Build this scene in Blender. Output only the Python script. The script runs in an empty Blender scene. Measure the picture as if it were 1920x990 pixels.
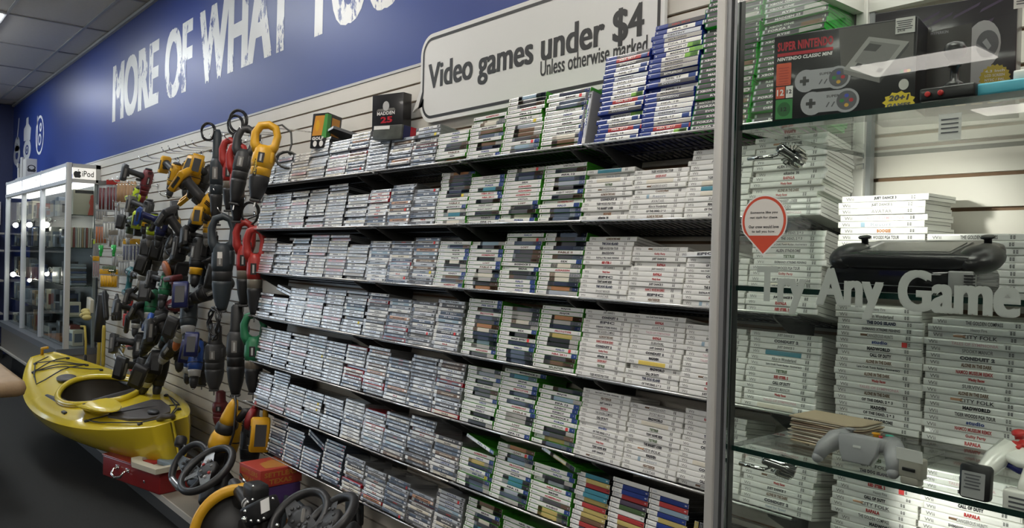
import bpy, bmesh, math, random
from mathutils import Vector, Matrix, Euler
R = math.radians
PI = math.pi
rnd = random.Random(7)
SC = bpy.context.scene
COL = SC.collection
# ---------------------------------------------------------------- camera, world, exposure
CAMZ = 1.6
def cam_axes(yaw=49.75, pitch=-0.57, roll=1.41):
    y, p, a = R(yaw), R(pitch), R(roll)
    f = Vector((-math.sin(y) * math.cos(p), math.cos(y) * math.cos(p), math.sin(p)))
    r = f.cross(Vector((0, 0, 1))).normalized()
    u = r.cross(f)
    return f, r * math.cos(a) + u * math.sin(a), u * math.cos(a) - r * math.sin(a)
CF, CR, CU = cam_axes()
cam_data = bpy.data.cameras.new('camera')
cam = bpy.data.objects.new('camera', cam_data)
COL.objects.link(cam)
cam_data.sensor_width = 36.0
cam_data.lens = 1500.0 / 1920.0 * 36.0
cam_data.clip_start = 0.02
cam.matrix_world = Matrix(((CR.x, CU.x, -CF.x, 0), (CR.y, CU.y, -CF.y, 0), (CR.z, CU.z, -CF.z, CAMZ), (0, 0, 0, 1)))
SC.camera = cam
SC.view_settings.view_transform = 'Standard'
SC.view_settings.look = 'None'
SC.view_settings.exposure = 0.0
SC.view_settings.gamma = 1.0
SC.view_settings.use_curve_mapping = False
SC.cycles.max_bounces = 8
SC.cycles.transparent_max_bounces = 16
SC.cycles.use_denoising = True
world = bpy.data.worlds.new('room_air')
SC.world = world
world.use_nodes = True
world.node_tree.nodes['Background'].inputs[0].default_value = (0.5, 0.5, 0.55, 1)
world.node_tree.nodes['Background'].inputs[1].default_value = 0.01
LAMP_STRENGTH = 15.5        # diffusers of the ceiling troffers
ADDED_WINDOW_STRENGTH = 4.0              # glow of the window added out of view
SHOWCASE_STRENGTH = 6.0     # light boxes of the glass showcases
SPOT_WATT = 9.0

def at(px, py, Y):
    """Where the line of sight through picture point (px,py) meets the plane y=Y."""
    d = CF + CR * ((px - 960) / 1500.0) - CU * ((py - 495) / 1500.0)
    return Vector((0, 0, CAMZ)) + d * (Y / d.y)

# ---------------------------------------------------------------- materials
MATS = {}
def mat(name, col=(0.5, 0.5, 0.5), rough=0.5, metal=0.0, emit=None, estr=0.0, coat=0.0, trans=0.0, alpha=1.0, var=0.0, vscale=20.0, bump=0.0, bscale=200.0, spec=0.5):
    if name in MATS:
        return MATS[name]
    m = bpy.data.materials.new(name)
    m.use_nodes = True
    nt = m.node_tree
    b = nt.nodes['Principled BSDF']
    b.inputs['Base Color'].default_value = (*col, 1)
    b.inputs['Roughness'].default_value = rough
    b.inputs['Metallic'].default_value = metal
    b.inputs['Coat Weight'].default_value = coat
    b.inputs['Coat Roughness'].default_value = 0.08
    b.inputs['Transmission Weight'].default_value = trans
    b.inputs['Alpha'].default_value = alpha
    b.inputs['Specular IOR Level'].default_value = spec
    if emit:
        b.inputs['Emission Color'].default_value = (*emit, 1)
        b.inputs['Emission Strength'].default_value = estr
    if var or bump:
        tc = nt.nodes.new('ShaderNodeTexCoord')
    if var:
        n = nt.nodes.new('ShaderNodeTexNoise')
        n.inputs['Scale'].default_value = vscale
        n.inputs['Detail'].default_value = 4
        nt.links.new(tc.outputs['Object'], n.inputs['Vector'])
        mx = nt.nodes.new('ShaderNodeMix')
        mx.data_type = 'RGBA'
        mx.inputs[6].default_value = (*[c * (1 - var) for c in col], 1)
        mx.inputs[7].default_value = (*[min(1, c * (1 + var)) for c in col], 1)
        nt.links.new(n.outputs['Fac'], mx.inputs[0])
        nt.links.new(mx.outputs[2], b.inputs['Base Color'])
    if bump:
        n2 = nt.nodes.new('ShaderNodeTexNoise')
        n2.inputs['Scale'].default_value = bscale
        n2.inputs['Detail'].default_value = 3
        nt.links.new(tc.outputs['Object'], n2.inputs['Vector'])
        bp = nt.nodes.new('ShaderNodeBump')
        bp.inputs['Strength'].default_value = bump
        bp.inputs['Distance'].default_value = 0.01
        nt.links.new(n2.outputs['Fac'], bp.inputs['Height'])
        nt.links.new(bp.outputs['Normal'], b.inputs['Normal'])
    MATS[name] = m
    return m

def glass_mat(name, tint=(0.93, 0.97, 0.95), ior=1.45, refl=1.0):
    """Thin pane: clear transmission plus a sharp Fresnel reflection."""
    if name in MATS:
        return MATS[name]
    m = bpy.data.materials.new(name)
    m.use_nodes = True
    nt = m.node_tree
    nt.nodes.clear()
    out = nt.nodes.new('ShaderNodeOutputMaterial')
    tr = nt.nodes.new('ShaderNodeBsdfTransparent')
    tr.inputs[0].default_value = (*tint, 1)
    gl = nt.nodes.new('ShaderNodeBsdfGlossy')
    gl.inputs['Roughness'].default_value = 0.0
    fr = nt.nodes.new('ShaderNodeFresnel')
    fr.inputs[0].default_value = ior
    mul = nt.nodes.new('ShaderNodeMath')
    mul.operation = 'MULTIPLY'
    mul.inputs[1].default_value = refl
    mx = nt.nodes.new('ShaderNodeMixShader')
    geo = nt.nodes.new('ShaderNodeNewGeometry')      # light leaving the pane does not mirror a second time
    inv = nt.nodes.new('ShaderNodeMath')
    inv.operation = 'SUBTRACT'
    inv.inputs[0].default_value = 1.0
    nt.links.new(geo.outputs['Backfacing'], inv.inputs[1])
    m2 = nt.nodes.new('ShaderNodeMath')
    m2.operation = 'MULTIPLY'
    nt.links.new(fr.outputs[0], mul.inputs[0])
    nt.links.new(mul.outputs[0], m2.inputs[0])
    nt.links.new(inv.outputs[0], m2.inputs[1])
    nt.links.new(m2.outputs[0], mx.inputs[0])
    nt.links.new(tr.outputs[0], mx.inputs[1])
    nt.links.new(gl.outputs[0], mx.inputs[2])
    nt.links.new(mx.outputs[0], out.inputs[0])
    MATS[name] = m
    return m

def chipped_mat(name, col, under):
    """Wall lettering worn through in flakes to the paint below."""
    m = mat(name, col, 0.36)
    nt = m.node_tree
    b = nt.nodes['Principled BSDF']
    tc = nt.nodes.new('ShaderNodeTexCoord')
    mp = nt.nodes.new('ShaderNodeMapping')
    mp.inputs['Scale'].default_value = (1.0, 1.0, 0.45)
    n = nt.nodes.new('ShaderNodeTexNoise')
    n.inputs['Scale'].default_value = 9
    n.inputs['Detail'].default_value = 9
    n.inputs['Roughness'].default_value = 0.72
    n2 = nt.nodes.new('ShaderNodeTexNoise')
    n2.inputs['Scale'].default_value = 2.2
    n2.inputs['Detail'].default_value = 2
    ad = nt.nodes.new('ShaderNodeMath'); ad.operation = 'MULTIPLY_ADD'
    ad.inputs[1].default_value = 0.55
    rp = nt.nodes.new('ShaderNodeValToRGB')
    rp.color_ramp.elements[0].position = 0.85
    rp.color_ramp.elements[1].position = 0.88
    rp.color_ramp.elements[0].color = (*col, 1)
    rp.color_ramp.elements[1].color = (*under, 1)
    nt.links.new(tc.outputs['Object'], mp.inputs['Vector'])
    nt.links.new(mp.outputs[0], n.inputs['Vector'])
    nt.links.new(tc.outputs['Object'], n2.inputs['Vector'])
    nt.links.new(n2.outputs['Fac'], ad.inputs[0])
    nt.links.new(n.outputs['Fac'], ad.inputs[2])
    nt.links.new(ad.outputs[0], rp.inputs[0])
    nt.links.new(rp.outputs[0], b.inputs['Base Color'])
    return m

# ---------------------------------------------------------------- mesh helpers
class MB:
    """Collects shapes into one mesh; each shape carries a material index."""
    def __init__(s):
        s.v, s.f, s.mi, s.mats, s.sm = [], [], [], [], []
    def m(s, material):
        if material not in s.mats:
            s.mats.append(material)
        return s.mats.index(material)
    def add(s, verts, faces, material, M=None, smooth=False):
        o = len(s.v)
        k = s.m(material)
        for p in verts:
            p = Vector(p)
            s.v.append(tuple(M @ p) if M is not None else tuple(p))
        for f in faces:
            s.f.append([i + o for i in f])
            s.mi.append(k)
            s.sm.append(smooth)
        return s
    def box(s, c, size, material, M=None, bev=0.0):
        if bev > 0:
            bm = bmesh.new()
            bmesh.ops.create_cube(bm, size=1.0)
            for v in bm.verts:
                v.co = Vector((v.co.x * size[0] + c[0], v.co.y * size[1] + c[1], v.co.z * size[2] + c[2]))
            bmesh.ops.bevel(bm, geom=bm.edges[:], offset=min(bev, min(size) * 0.49), segments=2, affect='EDGES', profile=0.6)
            s.bm(bm, material, M, True)
            return s
        x, y, z = c
        a, b, d = size[0] / 2, size[1] / 2, size[2] / 2
        vs = [(x + i * a, y + j * b, z + k * d) for i in (-1, 1) for j in (-1, 1) for k in (-1, 1)]
        fs = [(0, 1, 3, 2), (4, 6, 7, 5), (0, 4, 5, 1), (2, 3, 7, 6), (0, 2, 6, 4), (1, 5, 7, 3)]
        return s.add(vs, fs, material, M)
    def bm(s, bm, material, M=None, smooth=True):
        bm.verts.index_update()
        vs = [v.co.copy() for v in bm.verts]
        fs = [[v.index for v in f.verts] for f in bm.faces]
        bm.free()
        return s.add(vs, fs, material, M, smooth)
    def tube(s, pts, r, material, seg=6, M=None, closed=False, smooth=True):
        """A round bar along pts; r is one radius or one per point."""
        pts = [Vector(p) for p in pts]
        n = len(pts)
        rs = r if isinstance(r, (list, tuple)) else [r] * n
        vs, fs = [], []
        a = None
        for i, p in enumerate(pts):
            t = (pts[(i + 1) % n] - pts[i - 1]) if closed else (pts[min(i + 1, n - 1)] - pts[max(i - 1, 0)])
            if t.length < 1e-9:
                t = Vector((0, 0, 1))
            t.normalize()
            if a is None:
                a = t.cross(Vector((0, 0, 1)))
                if a.length < 0.2:
                    a = t.cross(Vector((1, 0, 0)))
            a = a - t * a.dot(t)                 # carry the ring along without twisting it
            if a.length < 1e-6:
                a = t.orthogonal()
            a.normalize()
            b = t.cross(a)
            for k in range(seg):
                w = 2 * PI * (k + 0.5) / seg
                vs.append(p + a * math.cos(w) * rs[i] + b * math.sin(w) * rs[i])
        m = n if closed else n - 1
        for i in range(m):
            j = (i + 1) % n
            for k in range(seg):
                k2 = (k + 1) % seg
                fs.append((i * seg + k, i * seg + k2, j * seg + k2, j * seg + k))
        if not closed:
            fs.append(tuple(range(seg))[::-1])
            fs.append(tuple((n - 1) * seg + k for k in range(seg)))
        return s.add(vs, fs, material, M, smooth)
    def lathe(s, prof, material, seg=16, M=None, smooth=True):
        """prof: (radius, z) pairs turned round z."""
        vs, fs = [], []
        for r, z in prof:
            for k in range(seg):
                w = 2 * PI * k / seg
                vs.append((r * math.cos(w), r * math.sin(w), z))
        for i in range(len(prof) - 1):
            for k in range(seg):
                k2 = (k + 1) % seg
                fs.append((i * seg + k, i * seg + k2, (i + 1) * seg + k2, (i + 1) * seg + k))
        fs.append(tuple(range(seg))[::-1])
        fs.append(tuple((len(prof) - 1) * seg + k for k in range(seg)))
        return s.add(vs, fs, material, M, smooth)
    def prism(s, poly, d0, d1, material, M=None, bev=0.0, side=None):
        """poly in the x-z plane, pushed from y=d0 to y=d1."""
        n = len(poly)
        if bev:
            bm = bmesh.new()
            a = [bm.verts.new((p[0], d0, p[1])) for p in poly]
            b = [bm.verts.new((p[0], d1, p[1])) for p in poly]
            bm.faces.new(a)
            bm.faces.new(b[::-1])
            for i in range(n):
                bm.faces.new((a[i], b[i], b[(i + 1) % n], a[(i + 1) % n]))
            es = [e for e in bm.edges if abs(e.verts[0].co.y - e.verts[1].co.y) < 1e-7]
            bmesh.ops.bevel(bm, geom=es, offset=bev, segments=2, affect='EDGES', profile=0.5)
            bmesh.ops.recalc_face_normals(bm, faces=bm.faces[:])
            return s.bm(bm, material, M, True)
        vs = [(p[0], d0, p[1]) for p in poly] + [(p[0], d1, p[1]) for p in poly]
        s.add(vs, [tuple(range(n)), tuple(range(2 * n - 1, n - 1, -1))], material, M)
        return s.add(vs, [(i, i + n, (i + 1) % n + n, (i + 1) % n) for i in range(n)], side or material, M)
    def sphere(s, c, r, material, M=None, seg=12, rings=8):
        if not isinstance(r, (tuple, list)):
            r = (r, r, r)
        vs, fs = [], []
        for i in range(rings + 1):
            th = PI * i / rings
            for k in range(seg):
                w = 2 * PI * k / seg
                vs.append((c[0] + r[0] * math.sin(th) * math.cos(w), c[1] + r[1] * math.sin(th) * math.sin(w), c[2] + r[2] * math.cos(th)))
        for i in range(rings):
            for k in range(seg):
                k2 = (k + 1) % seg
                fs.append((i * seg + k, (i + 1) * seg + k, (i + 1) * seg + k2, i * seg + k2))
        return s.add(vs, fs, material, M, True)
    def text(s, body, x, z, w, h, material, y=0.0, bold=0.0, align='L', M=None, shear=0.0, res=2):
        """Lettering in the x-z plane facing -y, fitted to width w (None = natural) and height h."""
        vs, fs, (x0, x1, z0, z1) = glyphs(body, bold, shear, res)
        if not vs:
            return s
        sz = h / max(1e-6, (z1 - z0))
        sx = sz if w is None else w / (x1 - x0)
        wid = (x1 - x0) * sx
        ox = x - (0 if align == 'L' else wid / 2 if align == 'C' else wid)
        return s.add([(ox + (p[0] - x0) * sx, y, z + (p[1] - z0) * sz) for p in vs], fs, material, M)
    def heavy(s, body, x0, x1, z0, h, material, y=0.0, cap='T', bold=0.02, fat=0.035, res=5):
        """Heavy poster lettering from x0 to x1 on baseline z0, capital height h."""
        vs, fs, bb = glyphs(body, bold, 0.0, res)
        cb = glyphs(cap, bold, 0.0, res)[2]
        sx = (x1 - x0) / (bb[1] - bb[0] + 2 * fat)
        sz = h / (cb[3] - cb[2])
        g = fat * .35
        for i, (d, e) in enumerate(((0, 0), (-fat, -g), (-fat, g), (fat, -g), (fat, g), (-fat * .5, 0), (fat * .5, 0)) if fat else ((0, 0),)):
            s.add([(x0 + (p[0] - bb[0] + fat + d) * sx, y - .00008 * i, z0 + (p[1] + e - cb[2]) * sz) for p in vs], fs, material)
        return s
    def mesh(s, name='mesh'):
        me = bpy.data.meshes.new(name)
        me.from_pydata(s.v, [], s.f)
        for m in s.mats:
            me.materials.append(m)
        me.polygons.foreach_set('material_index', s.mi)
        me.polygons.foreach_set('use_smooth', s.sm)
        me.update()
        return me
    def build(s, name, parent=None, loc=None, rot=None, kind=None):
        o = bpy.data.objects.new(name, s.mesh(name))
        COL.objects.link(o)
        if parent is not None:
            o.parent = parent
        if loc is not None:
            o.location = loc
        if rot is not None:
            o.rotation_euler = rot
        if kind:
            o['kind'] = kind
        return o

GLY = {}
def glyphs(body, bold=0.0, shear=0.0, res=2):
    key = (body, bold, shear, res)
    if key in GLY:
        return GLY[key]
    c = bpy.data.curves.new('t', 'FONT')
    c.body = body
    c.size = 1.0
    c.offset = bold
    c.shear = shear
    c.resolution_u = res
    c.fill_mode = 'FRONT'
    if bold:
        c.space_character = 1.0 + bold * 1.6
    o = bpy.data.objects.new('t', c)
    me = bpy.data.meshes.new_from_object(o)
    vs = [(v.co.x, v.co.y) for v in me.vertices]
    fs = [tuple(p.vertices) for p in me.polygons]
    bpy.data.objects.remove(o)
    bpy.data.curves.remove(c)
    bpy.data.meshes.remove(me)
    bb = (min(v[0] for v in vs), max(v[0] for v in vs), min(v[1] for v in vs), max(v[1] for v in vs)) if vs else (0, 1, 0, 1)
    GLY[key] = (vs, fs, bb)
    return GLY[key]

def tag(o, label=None, cat=None, group=None, kind=None):
    if label: o['label'] = label
    if cat: o['category'] = cat
    if group: o['group'] = group
    if kind: o['kind'] = kind
    return o
def thing(name, label, cat, loc=(0, 0, 0), rot=(0, 0, 0), group=None):
    o = bpy.data.objects.new(name, None)
    o.empty_display_size = 0.05
    COL.objects.link(o)
    o.location = loc
    o.rotation_euler = rot
    return tag(o, label, cat, group)
def put(name, me, parent=None, M=None):
    o = bpy.data.objects.new(name, me)
    COL.objects.link(o)
    if parent is not None:
        o.parent = parent
    if M is not None:
        o.matrix_local = M
    return o
def rot(x=0, y=0, z=0):
    return Euler((R(x), R(y), R(z))).to_matrix().to_4x4()
def TR(x, y, z):
    return Matrix.Translation((x, y, z))
ORD = ['', 'first', 'second', 'third', 'fourth', 'fifth', 'sixth', 'seventh', 'eighth', 'ninth', 'tenth', 'eleventh', 'twelfth', 'thirteenth', 'fourteenth', 'fifteenth', 'sixteenth', 'seventeenth', 'eighteenth', 'nineteenth', 'twentieth', 'twenty-first', 'twenty-second', 'twenty-third', 'twenty-fourth', 'twenty-fifth', 'twenty-sixth', 'twenty-seventh', 'twenty-eighth', 'twenty-ninth', 'thirtieth', 'thirty-first', 'thirty-second', 'thirty-third', 'thirty-fourth', 'thirty-fifth', 'thirty-sixth', 'thirty-seventh', 'thirty-eighth']
WALL = 1.92
CEIL = 3.6
TILT = R(10.5)
# ---------------------------------------------------------------- the room
blue = mat('blue_wall_paint', (0.020, 0.046, 0.225), 0.40, var=0.05, vscale=3, spec=0.4)
navy = mat('navy_wall_paint', (0.02, 0.03, 0.10), 0.5, var=0.1)
cream = mat('slatwall_laminate', (0.63, 0.60, 0.54), 0.42, var=0.04, vscale=5)
groove = mat('slatwall_groove', (0.27, 0.165, 0.095), 0.7, var=0.2, vscale=30)
carpet = mat('dark_carpet', (0.017, 0.0175, 0.0165), 0.95, var=0.45, vscale=90, bump=0.6, bscale=350)
tile = mat('ceiling_tile', (0.60, 0.555, 0.49), 0.9, var=0.06, vscale=40, bump=0.15, bscale=120)
tbar = mat('ceiling_grid_metal', (0.42, 0.41, 0.39), 0.6)
backroom = mat('shop_room_paint', (0.20, 0.20, 0.20), 0.7, var=0.05)

def slab(name, c, size, m):
    return MB().box(c, size, m).build(name, kind='structure')
slab('floor', (-4, -4, -0.05), (20, 13, 0.1), carpet)
slab('ceiling', (-4, -4, CEIL + 0.06), (20, 13, 0.1), tile)
slab('wall_back', (-4, WALL + 0.09, CEIL / 2), (20, 0.12, CEIL), blue)
slab('wall_far', (-13.6, -4, CEIL / 2), (0.12, 13, CEIL), navy)
slab('wall_front', (-4, -10.1, CEIL / 2), (20, 0.12, CEIL), backroom)
slab('wall_near', (5.1, -4, CEIL / 2), (0.12, 13, CEIL), backroom)
g = MB()
for i in range(16):
    x = -13.1 + i * 1.22
    g.box((x, -4, CEIL + 0.006), (0.024, 13, 0.012), tbar)
for j in range(21):
    y = 1.73 - j * 0.61
    g.box((-4, y, CEIL + 0.006), (20, 0.024, 0.012), tbar)
g.build('trim_1', kind='structure')
MB().box((-4, WALL + 0.02, CEIL - 0.012), (20, 0.03, 0.024), tbar).build('trim_2', kind='structure')
# unseen glowing window added to the far wall for blue sheen on the cases
q = MB()
window_glow = mat('added_window_glow', (0.8, 0.85, 0.9), 0.4, emit=(0.70, 0.85, 1.0), estr=ADDED_WINDOW_STRENGTH)
for i in range(4):
    q.box((-13.53, -1.35 - i * 1.5, 1.45), (0.01, 1.40, 2.2), window_glow)
for i in range(5):
    q.box((-13.51, -.6 - i * 1.5, 1.45), (0.05, 0.10, 2.3), tbar)
q.box((-13.51, -3.6, .32), (0.05, 6.1, 0.08), tbar)
q.box((-13.51, -3.6, 2.58), (0.05, 6.1, 0.08), tbar)
q.build('added_window_1', kind='structure')
# slatwall: boards with a groove every 76 mm, on a brown core
s = MB()
s.box((-3.1, WALL + 0.022, 1.2), (12, 0.012, 2.4), groove)
z = 2.41
while z > 0.05:
    s.box((-3.1, WALL + 0.007, z - 0.0335), (12, 0.014, 0.067), cream)
    z -= 0.0762
s.build('wall_slatwall', kind='structure')
MB().box((-3.1, WALL + 0.006, 2.417), (12, 0.02, 0.012), mat('slatwall_cap', (0.5, 0.5, 0.49), 0.4)).build('trim_3', kind='structure')
# vertical aluminium upright between slatwall boards
MB().box((-5.15, WALL - 0.004, 0.83), (0.03, 0.008, 0.16), mat('pale_strip', (0.62, 0.6, 0.52), 0.5)).build('trim_4', kind='structure')
# base deck of the gondola run
deckm = mat('deck_laminate', (0.25, 0.225, 0.185), 0.5, var=0.08, vscale=8)
deck = MB()
deck.box((-3.6, 1.70, 0.135), (9.3, 0.44, 0.03), deckm)
deck.box((-3.6, 1.72, 0.06), (9.3, 0.40, 0.12), mat('deck_kick', (0.05, 0.05, 0.05), 0.7))
deck.box((-3.6, 1.477, 0.135), (9.3, 0.008, 0.034), mat('deck_edge', (0.5, 0.48, 0.44), 0.4))
deck.build('wall_base_deck', kind='structure')

# ceiling troffers
lamp_em = mat('troffer_diffuser', (0.9, 0.9, 0.9), 0.5, emit=(1.0, 0.945, 0.86), estr=LAMP_STRENGTH)
lamp_cool = mat('troffer_diffuser_cool', (0.9, 0.9, 0.9), 0.5, emit=(0.93, 0.975, 1.0), estr=LAMP_STRENGTH)
lamp_fr = mat('troffer_frame', (0.7, 0.7, 0.7), 0.4)
lamps = {(-8.79, 0.81): 'lit ceiling troffer beyond the kayak, close to the blue wall'}
xs = [(-11.48, 'over the dark end wall'), (-8.79, 'over the glass showcase'), (-6.1, 'over the hanging tools'), (-3.42, 'over the game shelves'), (-0.73, 'over the showcase of consoles'), (1.96, 'at the near end')]
ys = [(0.81, 'first'), (-2.29, 'second'), (-5.39, 'third'), (-8.49, 'fourth')]
first = None
for x, xn in xs:
    for y, yn in ys:
        if x < -5 and y < 0:
            continue
        t = thing('ceiling_light', 'lit ceiling panel %s, %s row from the blue wall' % (xn, yn), 'ceiling light', (x, y, CEIL + 0.004), group='ceiling light panels')
        if first is None:
            f = MB()
            for sx in (-1, 1):
                f.box((sx * 0.6, 0, -0.006), (0.03, 0.61, 0.02), lamp_fr)
                f.box((0, sx * 0.29, -0.006), (1.17, 0.03, 0.02), lamp_fr)
            first = (f.mesh('frame'), MB().box((0, 0, -0.014), (1.17, 0.55, 0.032), lamp_em, bev=0.006).mesh('diffuser'), MB().box((0, 0, -0.014), (1.17, 0.55, 0.032), lamp_cool, bev=0.006).mesh('diffuser'))
        put('frame', first[0], t)
        put('diffuser', first[2 if x < -4 else 1], t)

# big lettering on the blue wall
letm = chipped_mat('worn_silver_letters', (0.70, 0.70, 0.68), (0.018, 0.042, 0.215))
LW = WALL + 0.0292
def wall_word(word, p0, p1, label):
    b = MB()
    b.heavy(word, at(*p0, LW).x, at(*p1, LW).x, 2.762, 0.487, letm, 0, 'T', 0.0, 0.055)
    o = b.build('wall_word', loc=(0, LW, 0))
    return tag(o, label, 'lettering', 'worn silver words on the blue wall')
wall_word('MORE', (211, 190), (298, 130), 'worn silver word MORE on the blue wall, first of the slogan')
wall_word('OF', (309, 140), (361, 90), 'worn silver word OF on the blue wall, between two longer words')
wall_word('WHAT', (374, 90), (549, 40), 'worn silver word WHAT on the blue wall')
wall_word('YOU', (572, 40), (756, 5), 'worn silver word YOU on the blue wall, cut off by the picture top')
# ---------------------------------------------------------------- wire shelves along the slatwall
SHELF_Z = [None, 1.940, 1.712, 1.482, 1.248, 1.007, 0.780, 0.550]
SHELF_Y = 1.717
wire = mat('black_wire', (0.06, 0.06, 0.062), 0.34, metal=0.5)
lip_wire = mat('bright_lip_wire', (0.40, 0.40, 0.40), 0.3, metal=0.85)
chrome_rail = mat('bright_front_wire', (0.80, 0.80, 0.80), 0.25, metal=0.7)
bracket_m = mat('shelf_bracket', (0.05, 0.05, 0.05), 0.45)
SECT = [(-4.24, -2.95, 'by the hanging tools'), (-2.945, -2.34, 'second from the tools'), (-2.335, -1.70, 'third from the tools'), (-1.695, -0.985, 'against the glass showcase')]
shelf_mesh = {}
for r in range(1, 8):
    for k, (x0, x1, wh) in enumerate(SECT):
        w = x1 - x0
        t = thing('wire_shelf', 'black wire shelf section %s, %s shelf down' % (wh, ORD[r]), 'shelf', (x0, SHELF_Y - 0.012, SHELF_Z[r]), (-TILT, 0, 0), 'wire shelf sections on the slatwall')
        if k not in shelf_mesh:
            d = MB()
            n = int(w / 0.021)
            for i in range(n + 1):
                x = w * i / n
                d.box((x, 0.098, -0.003), (0.0028, 0.20, 0.0028), wire)
            for y in (0.02, 0.105, 0.19):
                d.box((w / 2, y, -0.0065), (w, 0.004, 0.004), wire)
            f = MB()
            f.tube([(0, 0.0, -0.002), (w, 0.0, -0.002)], 0.0034, chrome_rail, 6)
            f.tube([(0.0, 0.0, -0.002), (0.0, 0.05, -0.004)], 0.0028, chrome_rail, 6)
            b = MB()
            b.prism([(0.0, -0.004), (0.196, -0.004), (0.196, -0.075), (0.17, -0.07), (0.01, -0.014)], -0.002, 0.002, bracket_m, M=Matrix(((0, 1, 0, 0), (1, 0, 0, 0), (0, 0, 1, 0), (0, 0, 0, 1))))
            bk = MB()
            for i in range(int(w / 0.03) + 1):
                x = i * 0.03
                bk.box((x, 0.196, 0.018), (0.0026, 0.0026, 0.042), lip_wire)
            bk.box((w / 2, 0.1965, 0.038), (w, 0.003, 0.003), lip_wire)
            shelf_mesh[k] = (d.mesh('deck'), f.mesh('front_rail'), b.mesh('bracket'), bk.mesh('back_lip'))
        put('deck', shelf_mesh[k][0], t)
        put('front_rail', shelf_mesh[k][1], t)
        for q in (0.09, 0.91):
            put('bracket', shelf_mesh[k][2], t, TR(w * q, 0, 0))
        put('back_lip', shelf_mesh[k][3], t)

# ---------------------------------------------------------------- game cases
T = 0.0143
def pl(name, col, rough=0.22, **k):
    return mat(name, col, rough, **k)
PLAST = {
    'w': [pl('white_case_plastic', (0.74, 0.735, 0.70), 0.28)],
    'g': [pl('green_case_plastic', (0.045, 0.26, 0.02), 0.2)],
    'c': [pl('clear_case_plastic', (0.20, 0.205, 0.21), 0.16), pl('red_case_plastic', (0.36, 0.012, 0.022), 0.2)],
    'p': [pl('silver_case_plastic', (0.16, 0.17, 0.18), 0.16), pl('dark_case_plastic', (0.02, 0.021, 0.025), 0.18)],
    'b': [pl('slate_case_plastic', (0.055, 0.065, 0.085), 0.16)],
    'q': [pl('blue_case_plastic', (0.012, 0.028, 0.22), 0.18)],
    'x': [pl('bright_green_case_plastic', (0.03, 0.42, 0.05), 0.2)],
    'd': [pl('black_case_plastic', (0.018, 0.018, 0.02), 0.22)],
}
ART = list('dzmhSdkzdhnm')
DIM = {'w': (0.190, 0.135), 'g': (0.190, 0.135), 'c': (0.170, 0.135), 'p': (0.184, 0.130), 'b': (0.186, 0.135), 'q': (0.172, 0.135), 'x': (0.172, 0.135), 'd': (0.137, 0.125)}
def body_mesh(L, W, m, t=T):
    h = t - 0.0004
    e = 0.0016
    prof = [(W, 0), (e, 0), (0.0005, 0.0006), (0, e), (0, h - e), (0.0005, h - 0.0006), (e, h), (W, h)]
    n = len(prof)
    vs = [(0, p[0], p[1]) for p in prof] + [(L, p[0], p[1]) for p in prof]
    b = MB()
    b.add(vs, [(i, i + n, (i + 1) % n + n, (i + 1) % n) for i in range(n)] + [tuple(range(n)), tuple(range(2 * n - 1, n - 1, -1))], m)
    # thumb notch line where the two halves of the case meet
    b.box((L + 0.00015, W / 2, h / 2), (0.0003, W * 0.94, 0.0011), mat('case_seam', (0.08, 0.08, 0.08), 0.5))
    return b.mesh('game_case')
BODY = {k: [body_mesh(DIM[k][0], DIM[k][1], m) for m in v] for k, v in PLAST.items()}

def pap(c):
    return mat('print_%02x%02x%02x' % tuple(int(255 * v) for v in c), c, 0.28, coat=0.45)
INK = {'k': (0.03, 0.03, 0.035), 'r': (0.42, 0.05, 0.05), 'b': (0.03, 0.065, 0.24), 'g': (0.22, 0.22, 0.22), 'o': (0.42, 0.20, 0.09), 't': (0.06, 0.24, 0.32), 'y': (0.50, 0.40, 0.14), 'n': (0.03, 0.04, 0.08), 'w': (0.78, 0.78, 0.76), 'v': (0.08, 0.065, 0.10), 'e': (0.07, 0.12, 0.05), 'h': (0.42, 0.41, 0.39), 's': (0.56, 0.59, 0.64), 'm': (0.17, 0.10, 0.06), 'l': (0.30, 0.42, 0.52), 'c': (0.70, 0.66, 0.56), 'p': (0.62, 0.38, 0.42), 'd': (0.09, 0.09, 0.10), 'B': (0.025, 0.05, 0.24), 'G': (0.22, 0.46, 0.08), 'S': (0.36, 0.40, 0.46), 'z': (0.10, 0.13, 0.19), 'i': (0.76, 0.82, 0.90), 'Y': (0.72, 0.55, 0.12), 'O': (0.55, 0.30, 0.18)}
def sleeve(L, parts, name='spine_sleeve', t=T, m=0.0009):
    """Printed paper under the clear skin of a spine: colour fields, lettering and marks, slightly bowed."""
    b = MB()
    z0, z1 = m, t - m - 0.0004
    def field(x0, x1, ink, a=z0, c=z1, y=-0.0002):
        q = (c - a)
        zz = [a, a + q * .22, a + q * .78, c]
        yy = [y, y - 0.0005, y - 0.0005, y]
        vs = [(x, yy[i], zz[i]) for i in range(4) for x in (x0, x1)]
        b.add(vs, [(2 * i, 2 * i + 1, 2 * i + 3, 2 * i + 2) for i in range(3)], pap(INK[ink]))
    for p in parts:
        if p[0] == 'F':
            field(p[1] * L, p[2] * L, p[3])
        elif p[0] == 'T':                       # T text x_center width height ink bold
            _, s_, xc, w, h, ink, bold = p
            b.text(s_, xc * L, t / 2 - h / 2 - 0.0002, w * L if w else None, h, pap(INK[ink]), y=-0.0011, bold=bold, align='C')
        elif p[0] == 'Q':                       # small block
            field(p[1] * L, p[2] * L, p[3], t * p[4], t * p[5], -0.0007)
    return b.mesh(name)

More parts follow.
